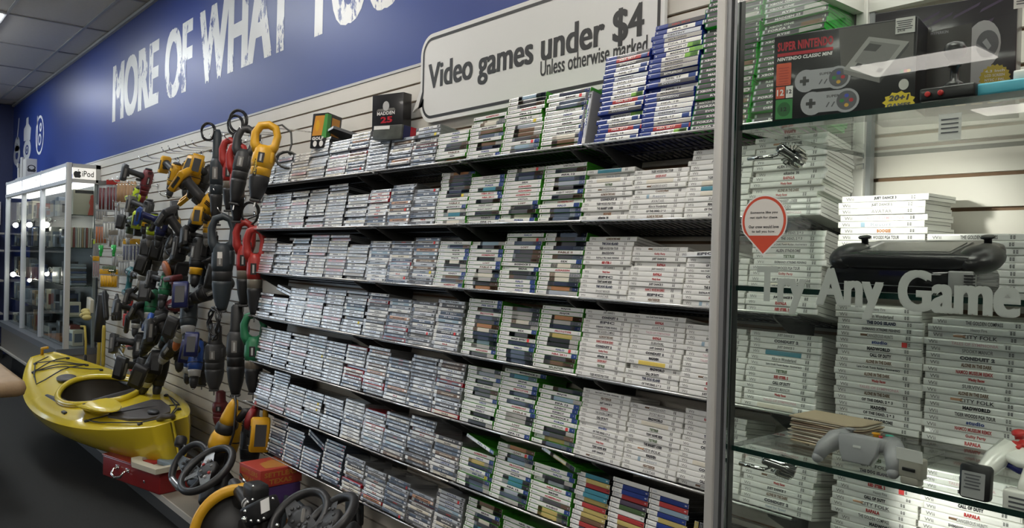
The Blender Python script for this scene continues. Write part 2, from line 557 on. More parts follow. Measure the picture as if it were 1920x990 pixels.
WII = [('JUST DANCE 3', 'k', .26, .05), ('JUST DANCE 2', 'g', .24, .05), ('THE DOG ISLAND', 'n', .34, .06), ('DANGEROUS HUNTS', 'g', .30, .0), ('MADWORLD', 'k', .27, .06), ('CALL OF DUTY', 'k', .25, .06), ('Lara Croft Tomb Raider: Anniversary', 'k', .50, .02), ('Wacky Races', 'r', .16, .05),
       ('TALES OF SYMPHONIA', 'p', .46, .0), ('OF THE DEAD, 2 & 3', 'k', .36, .04), ('CONDUIT 2', 'd', .34, .08), ('SPOOKY MANOR', 'g', .30, .0), ('CITY FOLK', 'k', .34, .0), ('NAMCO MUSEUM REMIX', 'r', .36, .03), ('Guilty Party', 'r', .20, .03), ('RED STEEL 2', 'r', .20, .08), ('EPIC', 'd', .30, .05),
       ('THE BIGGEST LOSER', 'k', .34, .06), ('skate it', 'k', .22, .05), ('ACTIVE LIFE Outdoor Challenge', 'o', .44, .0), ('RAPALA PRO BASS FISHING', 'd', .48, .04), ('RAPALA', 'r', .16, .07), ('SHIMANO XTREME FISHING', 'd', .44, .03), ('TONY HAWK RIDE', 'k', .30, .06), ('MADDEN', 'k', .18, .06),
       ('TIGER WOODS PGA TOUR', 'k', .40, .02), ('AVATAR', 'g', .24, .0), ('THE GOLDEN COMPASS', 'k', .36, .0), ('SMACKDOWN', 'd', .26, .06), ('ALONE IN THE DARK', 'm', .30, .04), ('CHICKEN SHOOT', 'r', .20, .04), ('Resort', 'S', .24, .0), ('ALIEN SYNDROME', 'k', .34, .04), ('studio', 'b', .18, .03),
       ('BOOGIE', 'o', .16, .06), ('WWII ACES', 'd', .22, .05), ('Countryfest', 'm', .24, .03), ('Alice in Wonderland', 'k', .34, .0), ('HEATSEEKER', 'm', .22, .03), ('SPORE HERO', 'd', .22, .06), ('SURVIVAL', 'g', .24, .03), ('Need for Speed', 'S', .28, .03), ('TETRIS', 'e', .16, .05), ('Heavy Fire', 'g', .16, .0)]
BAND = {3: 'o', 12: 'r', 30: 'r', 33: 'l', 39: None, 42: 'e', 31: 'l', 34: 'y', 27: 't', 35: 'B'}
def make_w(i):
    s_, ink, w, bold = WII[i % len(WII)]
    p = [('F', 0.012, 0.985, 'w')]
    if i in (19, 35, 46):
        p.append(('Q', 0.24, 0.74, {19: 'c', 35: 't', 46: 'Y'}[i], .1, .88))
    if i % len(WII) == 3:
        p.append(('Q', .29, .37, 'm', .34, .68))
    if i % len(WII) == 12:
        p.append(('Q', .26, .38, 'O', .34, .68))
    if i % len(WII) == 31:
        p.append(('Q', .28, .33, 'l', .1, .9))
    p.append(('T', 'Wii', 0.10, 0.095, 0.0072, 'g', 0.012))
    p.append(('T', s_, 0.52, w, 0.0062 if w > .4 else 0.0078, ink, bold + .015))
    p += [('Q', .815, .832, 'g', .25, .75), ('Q', .842, .862, 'g', .25, .75), ('Q', .82, .825, 'w', .38, .62), ('Q', .849, .855, 'w', .38, .62), ('Q', .80, .87, 'h', .84, .89)]
    return sleeve(.190, p), ('white', s_)
XB = [('BIOSHOCK 2', 'w', 'k'), ('HALO', 'w', 'b'), ('GEARS OF WAR', 'd', 's'), ('HOMEFRONT', 'w', 'r'), ('MAX PAYNE 3', 'k', 'w'), ('MAJOR', 'w', 'k'), ('DEAD ISLAND', 'm', 'c'), ('ARMY OF TWO', 'k', 'w'), ('KINECT', 'w', 'v'), ('FIFA 12', 'w', 'k'), ('NHL 10', 'w', 'k'), ('FIGHT NIGHT', 'w', 'g'), ('DIRT 3', 'y', 'k'), ('BATTLEFIELD', 'z', 'l'), ('ASSASSIN', 'w', 'r'), ('DISHONORED', 'h', 'd'), ('BULLETSTORM', 'o', 'k'), ('FORZA', 'w', 'b'), ('NBA 2K11', 'w', 'r'), ('VIRTUA', 'w', 'g'), ('SSX', 'w', 'k'), ('MASS EFFECT', 'w', 'k'), ('LOST', 'w', 'm'), ('CRYSIS 2', 'n', 's'), ('SKATE 3', 'S', 'k'), ('FABLE II', 'w', 'm'), ('SAINTS ROW', 'd', 'w'), ('PROTOTYPE', 'w', 'r'), ('RAGE', 'd', 'r'), ('LIMBO', 'z', 'w'), ('BORDERLANDS', 'c', 'k'), ('ALAN WAKE', 'd', 's'), ('MASS', 'n', 'w'), ('TOMB', 'c', 'k'), ('BURNOUT', 't', 'w'), ('PES 2013', 'w', 'b'), ('VANQUISH', 'l', 'k'), ('SPLINTER', 'w', 'e'), ('SINGULARITY', 'd', 'h'), ('BRINK', 'w', 'k'), ('PREY', 'm', 's')]
def make_g(i):
    s_, bg, ink = XB[i % len(XB)]
    p = [('F', 0.008, 0.99, 'w'), ('Q', .012, .03, 'G', .15, .85), ('Q', .036, .05, 'h', .35, .65), ('Q', .06, .22, 'c', .3, .6)]
    p = [('F', 0.008, 0.99, 'w'), ('Q', .045, .065, 'e', .3, .72), ('Q', .08, .2, 's', .4, .6)]
    if bg != 'w':
        p.append(('Q', .27, .985 if i % 3 else .80, bg, .04, .94))
        k1, k2 = ART[(i * 7) % len(ART)], ART[(i * 5 + 3) % len(ART)]
        p.append(('Q', .27, .34 + .03 * (i % 4), k1, .04, .94))
        p.append(('Q', .80 - .03 * (i % 3), .985, k2, .04, .94))
    if i % 4 == 1 or bg == 'w':
        if i % 2:
            p.append(('Q', .86, .985, 'b', .04, .94))
    w = min(.44, .036 * len(s_) + .06)
    p.append(('T', s_, 0.58, w, 0.0062, ink, .05))
    p.append(('Q', .925, .95, 's', .25, .75))
    return sleeve(.190, p), (bg, s_)
INKN_ = list('krbotnvemld')
PS = [('KILLZONE', 'd', 's'), ('UNCHARTED', 'm', 'c'), ('RESISTANCE', 'i', 'k'), ('HEAVY RAIN', 'z', 's'), ('INFAMOUS', 'h', 'k'), ('LITTLE', 's', 'b'), ('GRAN TURISMO', 'i', 'k'), ('MOTORSTORM', 'O', 'k'), ('FIFA 11', 'w', 'b'), ('NBA', 'w', 'k'), ('SONIC', 'l', 'w'), ('PORTAL', 'h', 'w'), ('BLUR', 'z', 'w'), ('MAFIA II', 'd', 'w'), ('SKYRIM', 'd', 'h'), ('BATMAN', 'z', 'S'), ('DARK', 'S', 'k'), ('F1 2011', 'z', 'w'), ('MLB', 'w', 'r'), ('WWE', 'd', 'r'), ('CARS', 's', 'k'), ('DUKE', 'c', 'k'), ('HITMAN', 'w', 'd'), ('SINGSTAR', 's', 'v')]
def make_c(i):
    s_, bg, ink = PS[i % len(PS)]
    p = [('F', .03, .97, bg), ('Q', .03, .13, ['d', 'w', 's', 'z'][i % 4], .04, .94), ('T', s_, .52, min(.5, .045 * len(s_) + .05), .0055, ink, .04)]
    p.append(('Q', .87, .95, ['s', 'w', 'd'][i % 3], .25, .75))
    p.append(('Q', .05, .11, ['s', 'h', 'd', 'w'][i % 4], .4, .6))
    return sleeve(.170, p, m=.0017), (bg, s_)
def make_p(i, blue=False):
    blue = blue or i >= 14
    bg = (['i', 'S', 'i', 's', 'i', 'l', 'i', 'S', 'i', 'z', 'i', 'p', 'i', 's'] if blue else ['w', 's', 'w', 'c', 'w', 's', 'w', 'h', 'w', 's', 'w', 'p', 'w', 'S'])[i % 14]  # pale and blue-white fields put the cool glare on these spines into their colour
    ink = 'w' if bg in 'znd' else ['g', 'S', 'd', 'h'][i % 4]
    p = [('F', .015, .985, bg), ('Q', .02, .12, ['s', 'w', 'd', 'h'][(i * 3) % 4], .1, .88), ('Q', .30, .30 + .1 + .03 * (i % 7), ink, .34, .66), ('Q', .30 + .16 + .03 * (i % 7), .72, ['g', 'h', 'S'][i % 3], .42, .62), ('Q', .86, .96, ['h', 's', 'w'][i % 3], .3, .7)]
    return sleeve(.184, p, m=.0015), (bg, '')
def make_b(i):
    m, v = make_p(i, True)
    bg = ['s', 'z', 'S', 'n', 'w', 'z', 'S', 'l', 'z', 's'][i % 10]
    p = [('F', .012, .988, bg), ('Q', .02, .10, 'w', .1, .88), ('Q', .2, .55 + .03 * (i % 5), ['w', 's', 'g', 'S'][i % 4], .3, .62), ('Q', .86, .96, ['s', 'w', 'r'][i % 3], .3, .7)]
    return sleeve(.186, p, m=.0015), (bg, '')
P4 = [('NHL 18', 'w', 'k'), ('NHL 16', 'w', 'k'), ('FIFA 18', 'w', 'g'), ('NHL 17', 'w', 'k'), ('DESTINY', 's', 'd'), ('DIVISION', 'd', 's'), ('NBA 2K17', 'r', 'w'), ('BATTLEFRONT', 'd', 'w'), ('TITANFALL', 'l', 'k'), ('MADDEN 17', 'w', 'k'), ('RECKONING', 'h', 'k'), ('NBA 2K15', 'd', 'r'), ('BATTLEFIELD 1', 'c', 'k')]
def make_q(i):
    s_, bg, ink = P4[i % len(P4)]
    p = [('F', .01, .99, bg), ('Q', .01, .26, 'B', .04, .94), ('T', 'PS4', .16, .11, .005, 'w', .04), ('Q', .04, .07, 'w', .3, .7), ('T', s_, .52, min(.36, .05 * len(s_)), .0058, ink, .03)]
    if i % 3 == 0:
        p.append(('Q', .82, .96, 'b', .06, .92))
    if i == 9:
        p.append(('Q', .72, .97, 'G', .06, .92))
    return sleeve(.172, p), (bg, s_)
XO = ['XBOX ONE', 'RYSE', 'FORZA 5', 'DESTINY', 'WATCH DOGS', 'MADDEN 25', 'RECORE', 'EVOLVE']
def make_x(i):
    p = [('F', .01, .99, 'd'), ('Q', .02, .05, 's', .25, .75), ('T', XO[i % 8], .28 + .1 * (i % 2), min(.4, .05 * len(XO[i % 8])), .0055, 'w', .03), ('Q', .62, .94, ['d', 'h', 'm', 'd'][i % 4], .1, .85), ('Q', .90, .96, 'w', .3, .7)]
    return sleeve(.172, p), ('d', XO[i % 8])
DSN = [('r', 'w'), ('B', 'w'), ('y', 'k'), ('t', 'w'), ('m', 'c'), ('o', 'w'), ('d', 'y'), ('r', 'y'), ('l', 'k'), ('e', 'w'), ('w', 'k'), ('v', 'w')]
def make_d(i):
    bg, ink = DSN[i % 12]
    p = [('F', .01, .99, 'w'), ('Q', .05, .07, 'h', .2, .8), ('Q', .09, .2, 's', .4, .62), ('Q', .28, .985, bg, .04, .94), ('T', ['WALL', 'CARS 2', 'SIMS', 'LEGO', 'ICE AGE', 'RESCUE'][i % 6], .6, .3, .006, ink, .04), ('Q', .9, .95, 'w', .3, .7)]
    return sleeve(.137, p), (bg, '')
MAKE = {'w': (make_w, 55), 'g': (make_g, 82), 'c': (make_c, 48), 'p': (make_p, 28), 'b': (make_b, 20), 'q': (make_q, 13), 'x': (make_x, 8), 'd': (make_d, 12)}
SLV = {k: [f(i) for i in range(n)] for k, (f, n) in MAKE.items()}
KIND = {'w': ('white_game_case', 'white game case'), 'g': ('green_game_case', 'green game case'), 'c': ('clear_game_case', 'clear game case'), 'p': ('silver_disc_case', 'silver disc case'), 'b': ('slate_disc_case', 'slate disc case'), 'q': ('blue_game_case', 'blue game case'), 'x': ('bright_green_game_case', 'bright green game case'), 'd': ('black_game_case', 'small black game case')}
INKNAME = {'k': 'black', 'r': 'red', 'b': 'blue', 'g': 'grey', 'o': 'orange', 't': 'teal', 'y': 'yellow', 'n': 'navy', 'w': 'white', 'v': 'purple', 'e': 'green', 'h': 'grey', 's': 'silver', 'm': 'brown', 'l': 'pale blue', 'c': 'cream', 'p': 'pink', 'd': 'dark', 'B': 'blue', 'G': 'lime', 'S': 'grey-blue', 'z': 'slate', 'i': 'ice', 'Y': 'gold', 'O': 'rust'}
stick_me = {'r': MB().box((0, -0.0012, 0.0066), (0.011, 0.0004, 0.0105), mat('red_sticker', (0.75, 0.05, 0.05), 0.5)).mesh('price_sticker'),
            'y': MB().box((0, -0.0012, 0.0066), (0.014, 0.0004, 0.0105), mat('yellow_sticker', (0.75, 0.60, 0.04), 0.5)).mesh('price_sticker')}
CASES = []      # kind, matrix, sleeve index, plastic index, sticker, label, group
STACKS_WALL = {1: [(-4.144, 8, 'p'), (-3.953, 10, 'p'), (-3.763, 10, 'p'), (-3.579, 14, 'p'), (-3.382, 12, 'p'), (-3.195, 13, 'c'), (-3.021, 11, 'c'), (-2.84, 9, 'c'), (-2.668, 11, 'c'), (-2.496, 8, 'g'), (-2.299, 11, 'g'), (-2.105, 14, 'g'), (-1.908, 13, 'g'), (-1.669, 19, 'q'), (-1.492, 23, 'q'), (-1.315, 33, 'x'), (-1.136, 31, 'x')],
    2: [(-4.154, 13, 'p'), (-3.968, 13, 'p'), (-3.782, 13, 'p'), (-3.583, 13, 'p'), (-3.396, 14, 'p'), (-3.200, 10, 'p'), (-3.012, 11, 'c'), (-2.838, 12, 'c'), (-2.666, 10, 'c'), (-2.492, 13, 'g'), (-2.300, 12, 'g'), (-2.108, 13, 'g'), (-1.912, 13, 'g'), (-1.718, 11, 'w'), (-1.524, 10, 'w'), (-1.33, 13, 'w'), (-1.136, 14, 'w')],
    3: [(-4.141, 13, 'p'), (-3.945, 11, 'p'), (-3.758, 13, 'p'), (-3.566, 14, 'p'), (-3.378, 14, 'p'), (-3.191, 11, 'p'), (-3.003, 12, 'c'), (-2.832, 12, 'c'), (-2.660, 13, 'c'), (-2.488, 12, 'g'), (-2.296, 12, 'g'), (-2.104, 14, 'g'), (-1.910, 14, 'g'), (-1.717, 13, 'w'), (-1.523, 11, 'w'), (-1.33, 9, 'w'), (-1.135, 14, 'w')],
    4: [(-4.15, 9, 'p'), (-3.962, 8, 'p'), (-3.773, 12, 'p'), (-3.586, 13, 'p'), (-3.396, 13, 'p'), (-3.205, 13, 'p'), (-3.013, 13, 'c'), (-2.838, 12, 'c'), (-2.666, 12, 'c'), (-2.494, 13, 'c'), (-2.302, 14, 'g'), (-2.108, 13, 'g'), (-1.914, 14, 'g'), (-1.72, 14, 'w'), (-1.526, 14, 'w'), (-1.332, 13, 'w'), (-1.136, 13, 'w')],
    5: [(-4.137, 13, 'p'), (-3.945, 13, 'p'), (-3.755, 13, 'p'), (-3.566, 14, 'p'), (-3.378, 13, 'p'), (-3.186, 13, 'c'), (-3.005, 14, 'c'), (-2.832, 12, 'c'), (-2.655, 14, 'c'), (-2.482, 14, 'c'), (-2.30, 14, 'g'), (-2.107, 14, 'g'), (-1.913, 13, 'g'), (-1.72, 14, 'w'), (-1.526, 13, 'w'), (-1.332, 14, 'w'), (-1.137, 10, 'w')],
    6: [(-4.146, 12, 'p'), (-3.957, 14, 'p'), (-3.768, 11, 'p'), (-3.579, 11, 'p'), (-3.386, 11, 'p'), (-3.186, 12, 'c'), (-3.010, 11, 'c'), (-2.836, 12, 'c'), (-2.661, 13, 'c'), (-2.486, 10, 'c'), (-2.312, 9, 'g'), (-2.119, 13, 'g'), (-1.925, 11, 'g'), (-1.730, 12, 'd'), (-1.585, 13, 'd'), (-1.445, 13, 'd')],
    7: [(-4.185, 5, 'b'), (-3.968, 13, 'b'), (-3.776, 12, 'b'), (-3.58, 8, 'b'), (-3.374, 13, 'b'), (-3.169, 11, 'c'), (-2.993, 10, 'c'), (-2.818, 10, 'c'), (-2.642, 9, 'c'), (-2.467, 12, 'c'), (-2.278, 13, 'g'), (-2.073, 12, 'g')]}
def desc(kind, si, pi, st):
    bg, title = SLV[kind][si][1]
    n = KIND[kind][1]
    if st:
        return n + (' with red sticker' if st == 'r' else ' with yellow sticker')
    if kind == 'w':
        ink = WII[si % len(WII)][1]
        return '%s with %s title' % (n, INKNAME[ink])
    if kind == 'c' and pi == 1:
        return 'red-backed clear game case'
    if kind == 'x':
        return n
    return '%s-spined %s' % (INKNAME[bg].replace(' ', '-'), n)
def base_matrix(r, x):
    return TR(x, SHELF_Y, SHELF_Z[r]) @ Matrix.Rotation(-TILT, 4, 'X')
for r, L in STACKS_WALL.items():
    for c, (x, n, k) in enumerate(L):
        M0 = base_matrix(r, x)
        last = None
        for i in range(n):
            kk = k
            nS = len(SLV[k])
            si = rnd.randrange(nS)
            if k == 'g' and rnd.random() < .12 and last is not None:
                si = last
            if k == 'c' and rnd.random() < .5:
                si = (si // 4) * 4 + (c % 4)
            if k == 'p' and rnd.random() < (.8 if r >= 4 else .45 if r == 3 else .15):  # lower shelves get more of the spines coloured with bluish glare
                kk, si = 'p', rnd.randrange(14, 28)
            elif k == 'p':
                si = rnd.randrange(0, 14)
            last = si
            pi = 0
            if k == 'c' and rnd.random() < .08: pi = 1
            if k == 'p' and rnd.random() < (.7 if r >= 4 else .3): pi = 1
            st = None
            if k in 'gc' and rnd.random() < .035: st = 'r'
            elif k in 'gcp' and rnd.random() < .012: st = 'y'
            dx = rnd.uniform(-.003, .003) + (rnd.choice((-.008, .008)) if rnd.random() < .08 else 0)
            dy = rnd.uniform(0, .003) + (rnd.uniform(.004, .012) if rnd.random() < .10 else 0)
            M = M0 @ TR(dx, dy, i * T) @ rot(z=rnd.uniform(-.8, .8))
            up = 'topmost' if i == n - 1 else 'lowest' if i == 0 else ORD[i + 1] + ' up'
            lab = '%s, %s in %s stack from tools, %s shelf' % (desc(k, si, pi, st), up, ORD[c + 1], ORD[r])
            CASES.append((k, M, si, pi, st, lab, KIND[k][1] + 's on the wall shelves'))
# cases lying askew on top of the stacks
ASKEW = [(1, -3.575, 14, 'p', -12, 0, 'tilted on top of the stack beside the boxed golf set'), (3, -1.36, 9, 'w', 0, -12, 'lying askew with red cover up, top of white stack, third shelf'), (4, -3.95, 8.6, 'p', 9, 0, 'slanting on the second stack from the tools, fourth shelf'), (4, -3.946, 9.7, 'p', 9, 0, 'slanting uppermost on the second stack from the tools, fourth shelf'),
         (7, -3.56, 8.6, 'b', 14, 0, 'slanting on the fourth stack from the tools, bottom shelf'), (7, -3.56, 9.7, 'b', 14, 0, 'slanting uppermost on the fourth stack from the tools, bottom shelf'), (6, -2.30, 9.6, 'g', 9, -6, 'slanting on the first green stack, sixth shelf'), (6, -1.905, 11.6, 'g', 10, -8, 'slanting on the third green stack, sixth shelf'),
         (2, -2.50, 13, 'g', 0, 5, 'pushed askew on the first green stack, second shelf'), (5, -2.10, 14, 'g', 0, 6, 'shoved back on the second green stack, fifth shelf')]
for r, x, lv, k, roll, yaw, lab in ASKEW:
    dz = 0.0
    M = base_matrix(r, x) @ TR(0, .004, lv * T + (.19 * math.sin(R(roll)) if roll > 0 else 0)) @ rot(y=roll, z=yaw)
    CASES.append((k, M, rnd.randrange(len(SLV[k])), 0, None, KIND[k][1] + ' ' + lab, KIND[k][1] + 's on the wall shelves'))
# upright cases
UP = [(1, -1.719, 'c', 'grey game case standing upright on the top shelf, against the blue cases'), (1, -1.736, 'q', 'blue game case standing upright on the top shelf')]
for r, x, k, lab in UP:
    L = DIM[k][0]
    M = base_matrix(r, x) @ TR(0.0143, 0.0, 0.0) @ Matrix.Rotation(-PI / 2, 4, 'Y')
    CASES.append((k, M, 5, 0, None, lab, 'upright cases on the top shelf'))
for i in range(7):
    M = base_matrix(6, -1.285 + i * .0165) @ TR(0.0143, 0.0, 0.0) @ Matrix.Rotation(-PI / 2 + R(0), 4, 'Y')
    CASES.append(('d', M, [2, 6, 6, 11, 6, 4, 6][i], 0, None, 'black game case standing upright, %s in its row, sixth shelf' % ORD[i + 1], 'upright black cases on the sixth shelf'))
# ---------------------------------------------------------------- glass showcase with consoles
alu = mat('brushed_aluminium', (0.56, 0.55, 0.52), 0.38, metal=0.25)
alu_d = mat('grey_aluminium', (0.27, 0.28, 0.29), 0.36, metal=0.4)
dark_gap = mat('dark_track', (0.02, 0.022, 0.022), 0.5)
g_clear = glass_mat('clear_glass', (0.95, 0.975, 0.96), 1.42, 1.0)
g_side = glass_mat('side_glass', (0.93, 0.96, 0.935), 1.5, 1.0)
g_edge = mat('green_glass_edge', (0.003, 0.022, 0.017), 0.12, coat=0.4)
chrome = mat('chrome', (0.75, 0.75, 0.74), 0.1, metal=1.0)
GX0, GX1, GY0, GY1 = -0.955, 0.85, 1.34, 1.90
SHA, SHB, SHC, SHD = 1.863, 1.548, 1.232, 0.917
sc = thing('glass_showcase', 'tall aluminium framed glass showcase of consoles, covering the end of the game shelves', 'showcase', (0, 0, 0))
b = MB()
b.box((-0.9535, 1.348, 1.23), (0.0185, 0.03, 2.46), alu, bev=0.002)
b.build('corner_post', sc)
b = MB()
b.box((-0.939, 1.352, 1.23), (0.011, 0.024, 2.46), alu_d)
b.box((-0.9305, 1.36, 1.23), (0.006, 0.016, 2.46), dark_gap)
b.box((-0.9245, 1.352, 1.23), (0.0055, 0.02, 2.46), alu_d)
b.box((-0.9200, 1.358, 1.23), (0.0035, 0.014, 2.46), dark_gap)
b.build('door_track', sc)
b = MB()
b.box((-0.938, 1.885, 1.23), (0.034, 0.03, 2.46), alu, bev=0.002)
b.box((-0.915, 1.89, 1.23), (0.012, 0.018, 2.46), alu_d)
for z in (0.6, 1.0, 1.4, 1.86, 1.835):
    b.box((-0.928, 1.868, z), (0.016, 0.006, 0.014), chrome)
b.build('corner_post', sc)
b = MB()
b.box((GX1 + 0.02, 1.348, 1.23), (0.02, 0.03, 2.46), alu, bev=0.002)
b.build('corner_post', sc)
def pane(name, c, size, m, parent, edge=g_edge, label=None):
    x, y, z = c
    q = MB()
    a = [s_ / 2 for s_ in size]
    th = size.index(min(size))
    vs = [(x + i * a[0], y + j * a[1], z + k * a[2]) for i in (-1, 1) for j in (-1, 1) for k in (-1, 1)]
    fs = [(0, 1, 3, 2), (4, 6, 7, 5), (0, 4, 5, 1), (2, 3, 7, 6), (0, 2, 6, 4), (1, 5, 7, 3)]
    ax = [0, 0, 1, 1, 2, 2]
    for f, k in zip(fs, ax):
        q.add([vs[i] for i in f], [(0, 1, 2, 3)], m if k == th else edge)
    o = q.build(name, parent)
    if label:
        o['label'] = label
    return o
pane('glass_door', ((GX0 + .037 + GX1) / 2, GY0, 1.16), (GX1 - GX0 - .037, 0.005, 2.10), g_clear, sc)
pane('glass_side', (GX0 + 0.004, 1.62, 1.16), (0.005, 0.50, 2.10), g_side, sc)
for z in (SHA, SHB, SHC, SHD):
    pane('glass_shelf', ((GX0 + GX1) / 2 + .012, (GY0 + GY1) / 2 + .008, z), (GX1 - GX0 - .03, GY1 - GY0 - .02, 0.010), g_clear, sc)
b = MB()
for y in (1.352, 1.888):
    b.box(((GX0 + GX1) / 2, y, 2.225), (GX1 - GX0, 0.024, 0.045), alu)
for x in (GX0 + .012, GX1):
    b.box((x, 1.62, 2.225), (0.024, 0.51, 0.045), alu)
b.box(((GX0 + GX1) / 2, 1.355, 2.42), (GX1 - GX0, 0.026, 0.03), alu)
b.build('top_frame', sc)
b = MB()
b.box(((GX0 + GX1) / 2, 1.62, 2.245), (GX1 - GX0 - .06, 0.48, 0.006), mat('showcase_diffuser', (0.8, 0.8, 0.78), 0.5, emit=(1, 0.97, 0.9), estr=SHOWCASE_STRENGTH * 0.35))
b.build('light_panel', sc)
b = MB()
b.box(((GX0 + GX1) / 2, 1.342, 2.33), (GX1 - GX0 - .03, 0.01, 0.15), mat('header_panel', (0.75, 0.75, 0.72), 0.4))
b.build('header_panel', sc)
b = MB()
b.box(((GX0 + GX1) / 2, 1.62, 0.05), (GX1 - GX0, 0.56, 0.10), alu_d)
b.build('base', sc)

# two chrome LED spotlights on arms off the corner post
def spotlight(z, tip, aim, label):
    t = thing('led_spotlight', label, 'spotlight', (-0.905, 1.385, z))
    MB().tube([(-0.012, 0, 0), (0.045, 0.0, 0.0)], 0.0042, chrome, 8).build('arm', t)
    tp = Vector(tip)
    d = Vector(aim).normalized()
    q = d.to_track_quat('Z', 'Y').to_matrix().to_4x4()
    h = MB()
    h.lathe([(0.006, -0.034), (0.0095, -0.032), (0.0095, 0.0), (0.012, 0.002), (0.0185, 0.026), (0.0185, 0.029), (0.015, 0.029)], chrome, 18, TR(*tp) @ q)
    for k in range(14):
        w = 2 * PI * k / 14
        h.box((0.0168, 0, 0.014), (0.009, 0.0022, 0.026), chrome, TR(*tp) @ q @ Matrix.Rotation(w, 4, 'Z'))
    h.build('lamp_head', t)
    MB().tube([(0.04, 0, 0), (0.052, 0.006, 0.004), tp + d * -0.03], 0.0035, chrome, 6).build('neck', t)
    MB().lathe([(0.0145, 0.0), (0.0145, 0.0015)], mat('led_lens', (1, 1, 1), 0.3, emit=(1, 0.96, 0.88), estr=25), 14, TR(*(tp + d * 0.0292)) @ q).build('lens', t)
    l = bpy.data.lights.new('led', 'SPOT')
    l.energy = SPOT_WATT
    l.spot_size = R(62)
    l.spot_blend = 0.7
    l.shadow_soft_size = 0.014
    l.color = (1, 0.96, 0.88)
    lo = bpy.data.objects.new('led', l)
    COL.objects.link(lo)
    lo.parent = t
    lo.matrix_local = TR(*(tp + d * 0.033)) @ d.to_track_quat('-Z', 'Y').to_matrix().to_4x4()
    return t
spotlight(1.805, (0.068, 0.02, 0.004), (0.10, 0.90, -0.28), 'chrome LED spotlight on the showcase post below the top glass shelf')
spotlight(1.197, (0.062, 0.02, 0.010), (0.55, 0.72, -0.30), 'chrome LED spotlight on the showcase post below the lowest glass shelf')

# stacks of white cases inside the showcase
def inner_stack(x, z, titles, name, y=1.745):
    n = len(titles)
    for i, ti in enumerate(titles[::-1]):
        M = TR(x + rnd.uniform(-.004, .004) + (0.012 if rnd.random() < .08 else 0), y + rnd.uniform(0, .004), z + i * T) @ rot(z=rnd.uniform(-1, 1))
        up = 'topmost' if i == n - 1 else 'lowest' if i == 0 else ORD[i + 1] + ' up'
        CASES.append(('w', M, ti % 55, 0, 'r' if (name.startswith('first') and i == 13 and n == 19) else None, '%s, %s in %s' % (desc('w', ti % 55, 0, None), up, name), 'white game cases inside the showcase'))
def rt(n, head=()):
    return list(head) + [rnd.randrange(44) for _ in range(n - len(head))]
inner_stack(-0.912, SHB + .0055, rt(14, [0, 1, 26, 8, 31, 34, 25, 12]), 'first stack behind the handheld')
inner_stack(-0.716, SHB + .0055, rt(8, [27, 38, 33, 21, 42, 31]), 'second stack behind the handheld')
inner_stack(-0.520, SHB + .0055, rt(12), 'third stack behind the handheld')
inner_stack(-0.912, SHC + .0055, rt(19, [43, 37, 2, 22, 3, 33, 4, 5, 29, 6, 29, 7, 8, 29, 9, 24, 9]), 'first stack behind the grey gamepad')
inner_stack(-0.716, SHC + .0055, rt(18, [27, 43, 12, 8, 11, 10, 29, 13, 7, 40, 29, 12, 4, 25, 33, 13, 14, 21]), 'second stack behind the grey gamepad')
inner_stack(-0.520, SHC + .0055, rt(16), 'third stack behind the grey gamepad')
inner_stack(-0.912, SHD + .0055, rt(19, [43, 42, 12, 2, 38, 15, 43, 5, 12]), 'first stack under lower glass shelf')
inner_stack(-0.716, SHD + .0055, rt(18, [16, 8, 16, 16, 5, 21, 3]), 'second stack under lower glass shelf')
inner_stack(-0.520, SHD + .0055, rt(17), 'third stack under lower glass shelf')

# ---- printed boxes
def carton(name, label, cat, loc, size, face, rotz=0.0, edge=None):
    """A carton with its front (facing -y) as face; front artwork goes in a child."""
    t = thing(name, label, cat, loc, (0, 0, R(rotz)))
    q = MB()
    q.box((size[0] / 2, size[1] / 2, size[2] / 2), size, face, bev=0.0012)
    q.build('carton', t)
    return t
def ell(cx, cz, rx, rz, n=20, a0=0, a1=360):
    return [(cx + rx * math.cos(R(a0 + (a1 - a0) * i / n)), cz + rz * math.sin(R(a0 + (a1 - a0) * i / n))) for i in range(n if a1 - a0 >= 360 else n + 1)]
def star(cx, cz, rx, rz, n, k=.82):
    return [(cx + rx * (1 if i % 2 else k) * math.cos(PI * i / n), cz + rz * (1 if i % 2 else k) * math.sin(PI * i / n)) for i in range(2 * n)]
def flat(q, poly, m, y):
    q.add([(p[0], y, p[1]) for p in poly], [tuple(range(len(poly)))], m)
def rrect(x0, z0, x1, z1, r, n=5):
    pts = []
    for cx, cz, a in ((x1 - r, z0 + r, -90), (x1 - r, z1 - r, 0), (x0 + r, z1 - r, 90), (x0 + r, z0 + r, 180)):
        pts += [(cx + r * math.cos(R(a + 90 * i / n)), cz + r * math.sin(R(a + 90 * i / n))) for i in range(n + 1)]
    return pts
blk = mat('carton_black', (0.012, 0.012, 0.014), 0.3, coat=0.3)
red_t = mat('carton_red', (0.42, 0.015, 0.03), 0.35)
red_o = mat('carton_orange', (0.60, 0.09, 0.04), 0.35)
wht = mat('carton_white', (0.75, 0.74, 0.72), 0.35)
grn = mat('carton_green', (0.03, 0.22, 0.05), 0.35)
yel = mat('carton_yellow', (0.72, 0.55, 0.02), 0.35)
pad_g = mat('pad_print_grey', (0.36, 0.36, 0.38), 0.35)
pad_d = mat('pad_print_dark', (0.10, 0.10, 0.11), 0.35)
con_g = mat('console_print_grey', (0.20, 0.195, 0.19), 0.35)
con_l = mat('console_print_light', (0.33, 0.325, 0.31), 0.35)
con_d = mat('console_print_dark', (0.055, 0.055, 0.055), 0.35)
blu = mat('button_blue', (0.05, 0.07, 0.42), 0.35)
rdb = mat('button_red', (0.45, 0.03, 0.04), 0.35)
ylb = mat('button_amber', (0.62, 0.36, 0.05), 0.35)
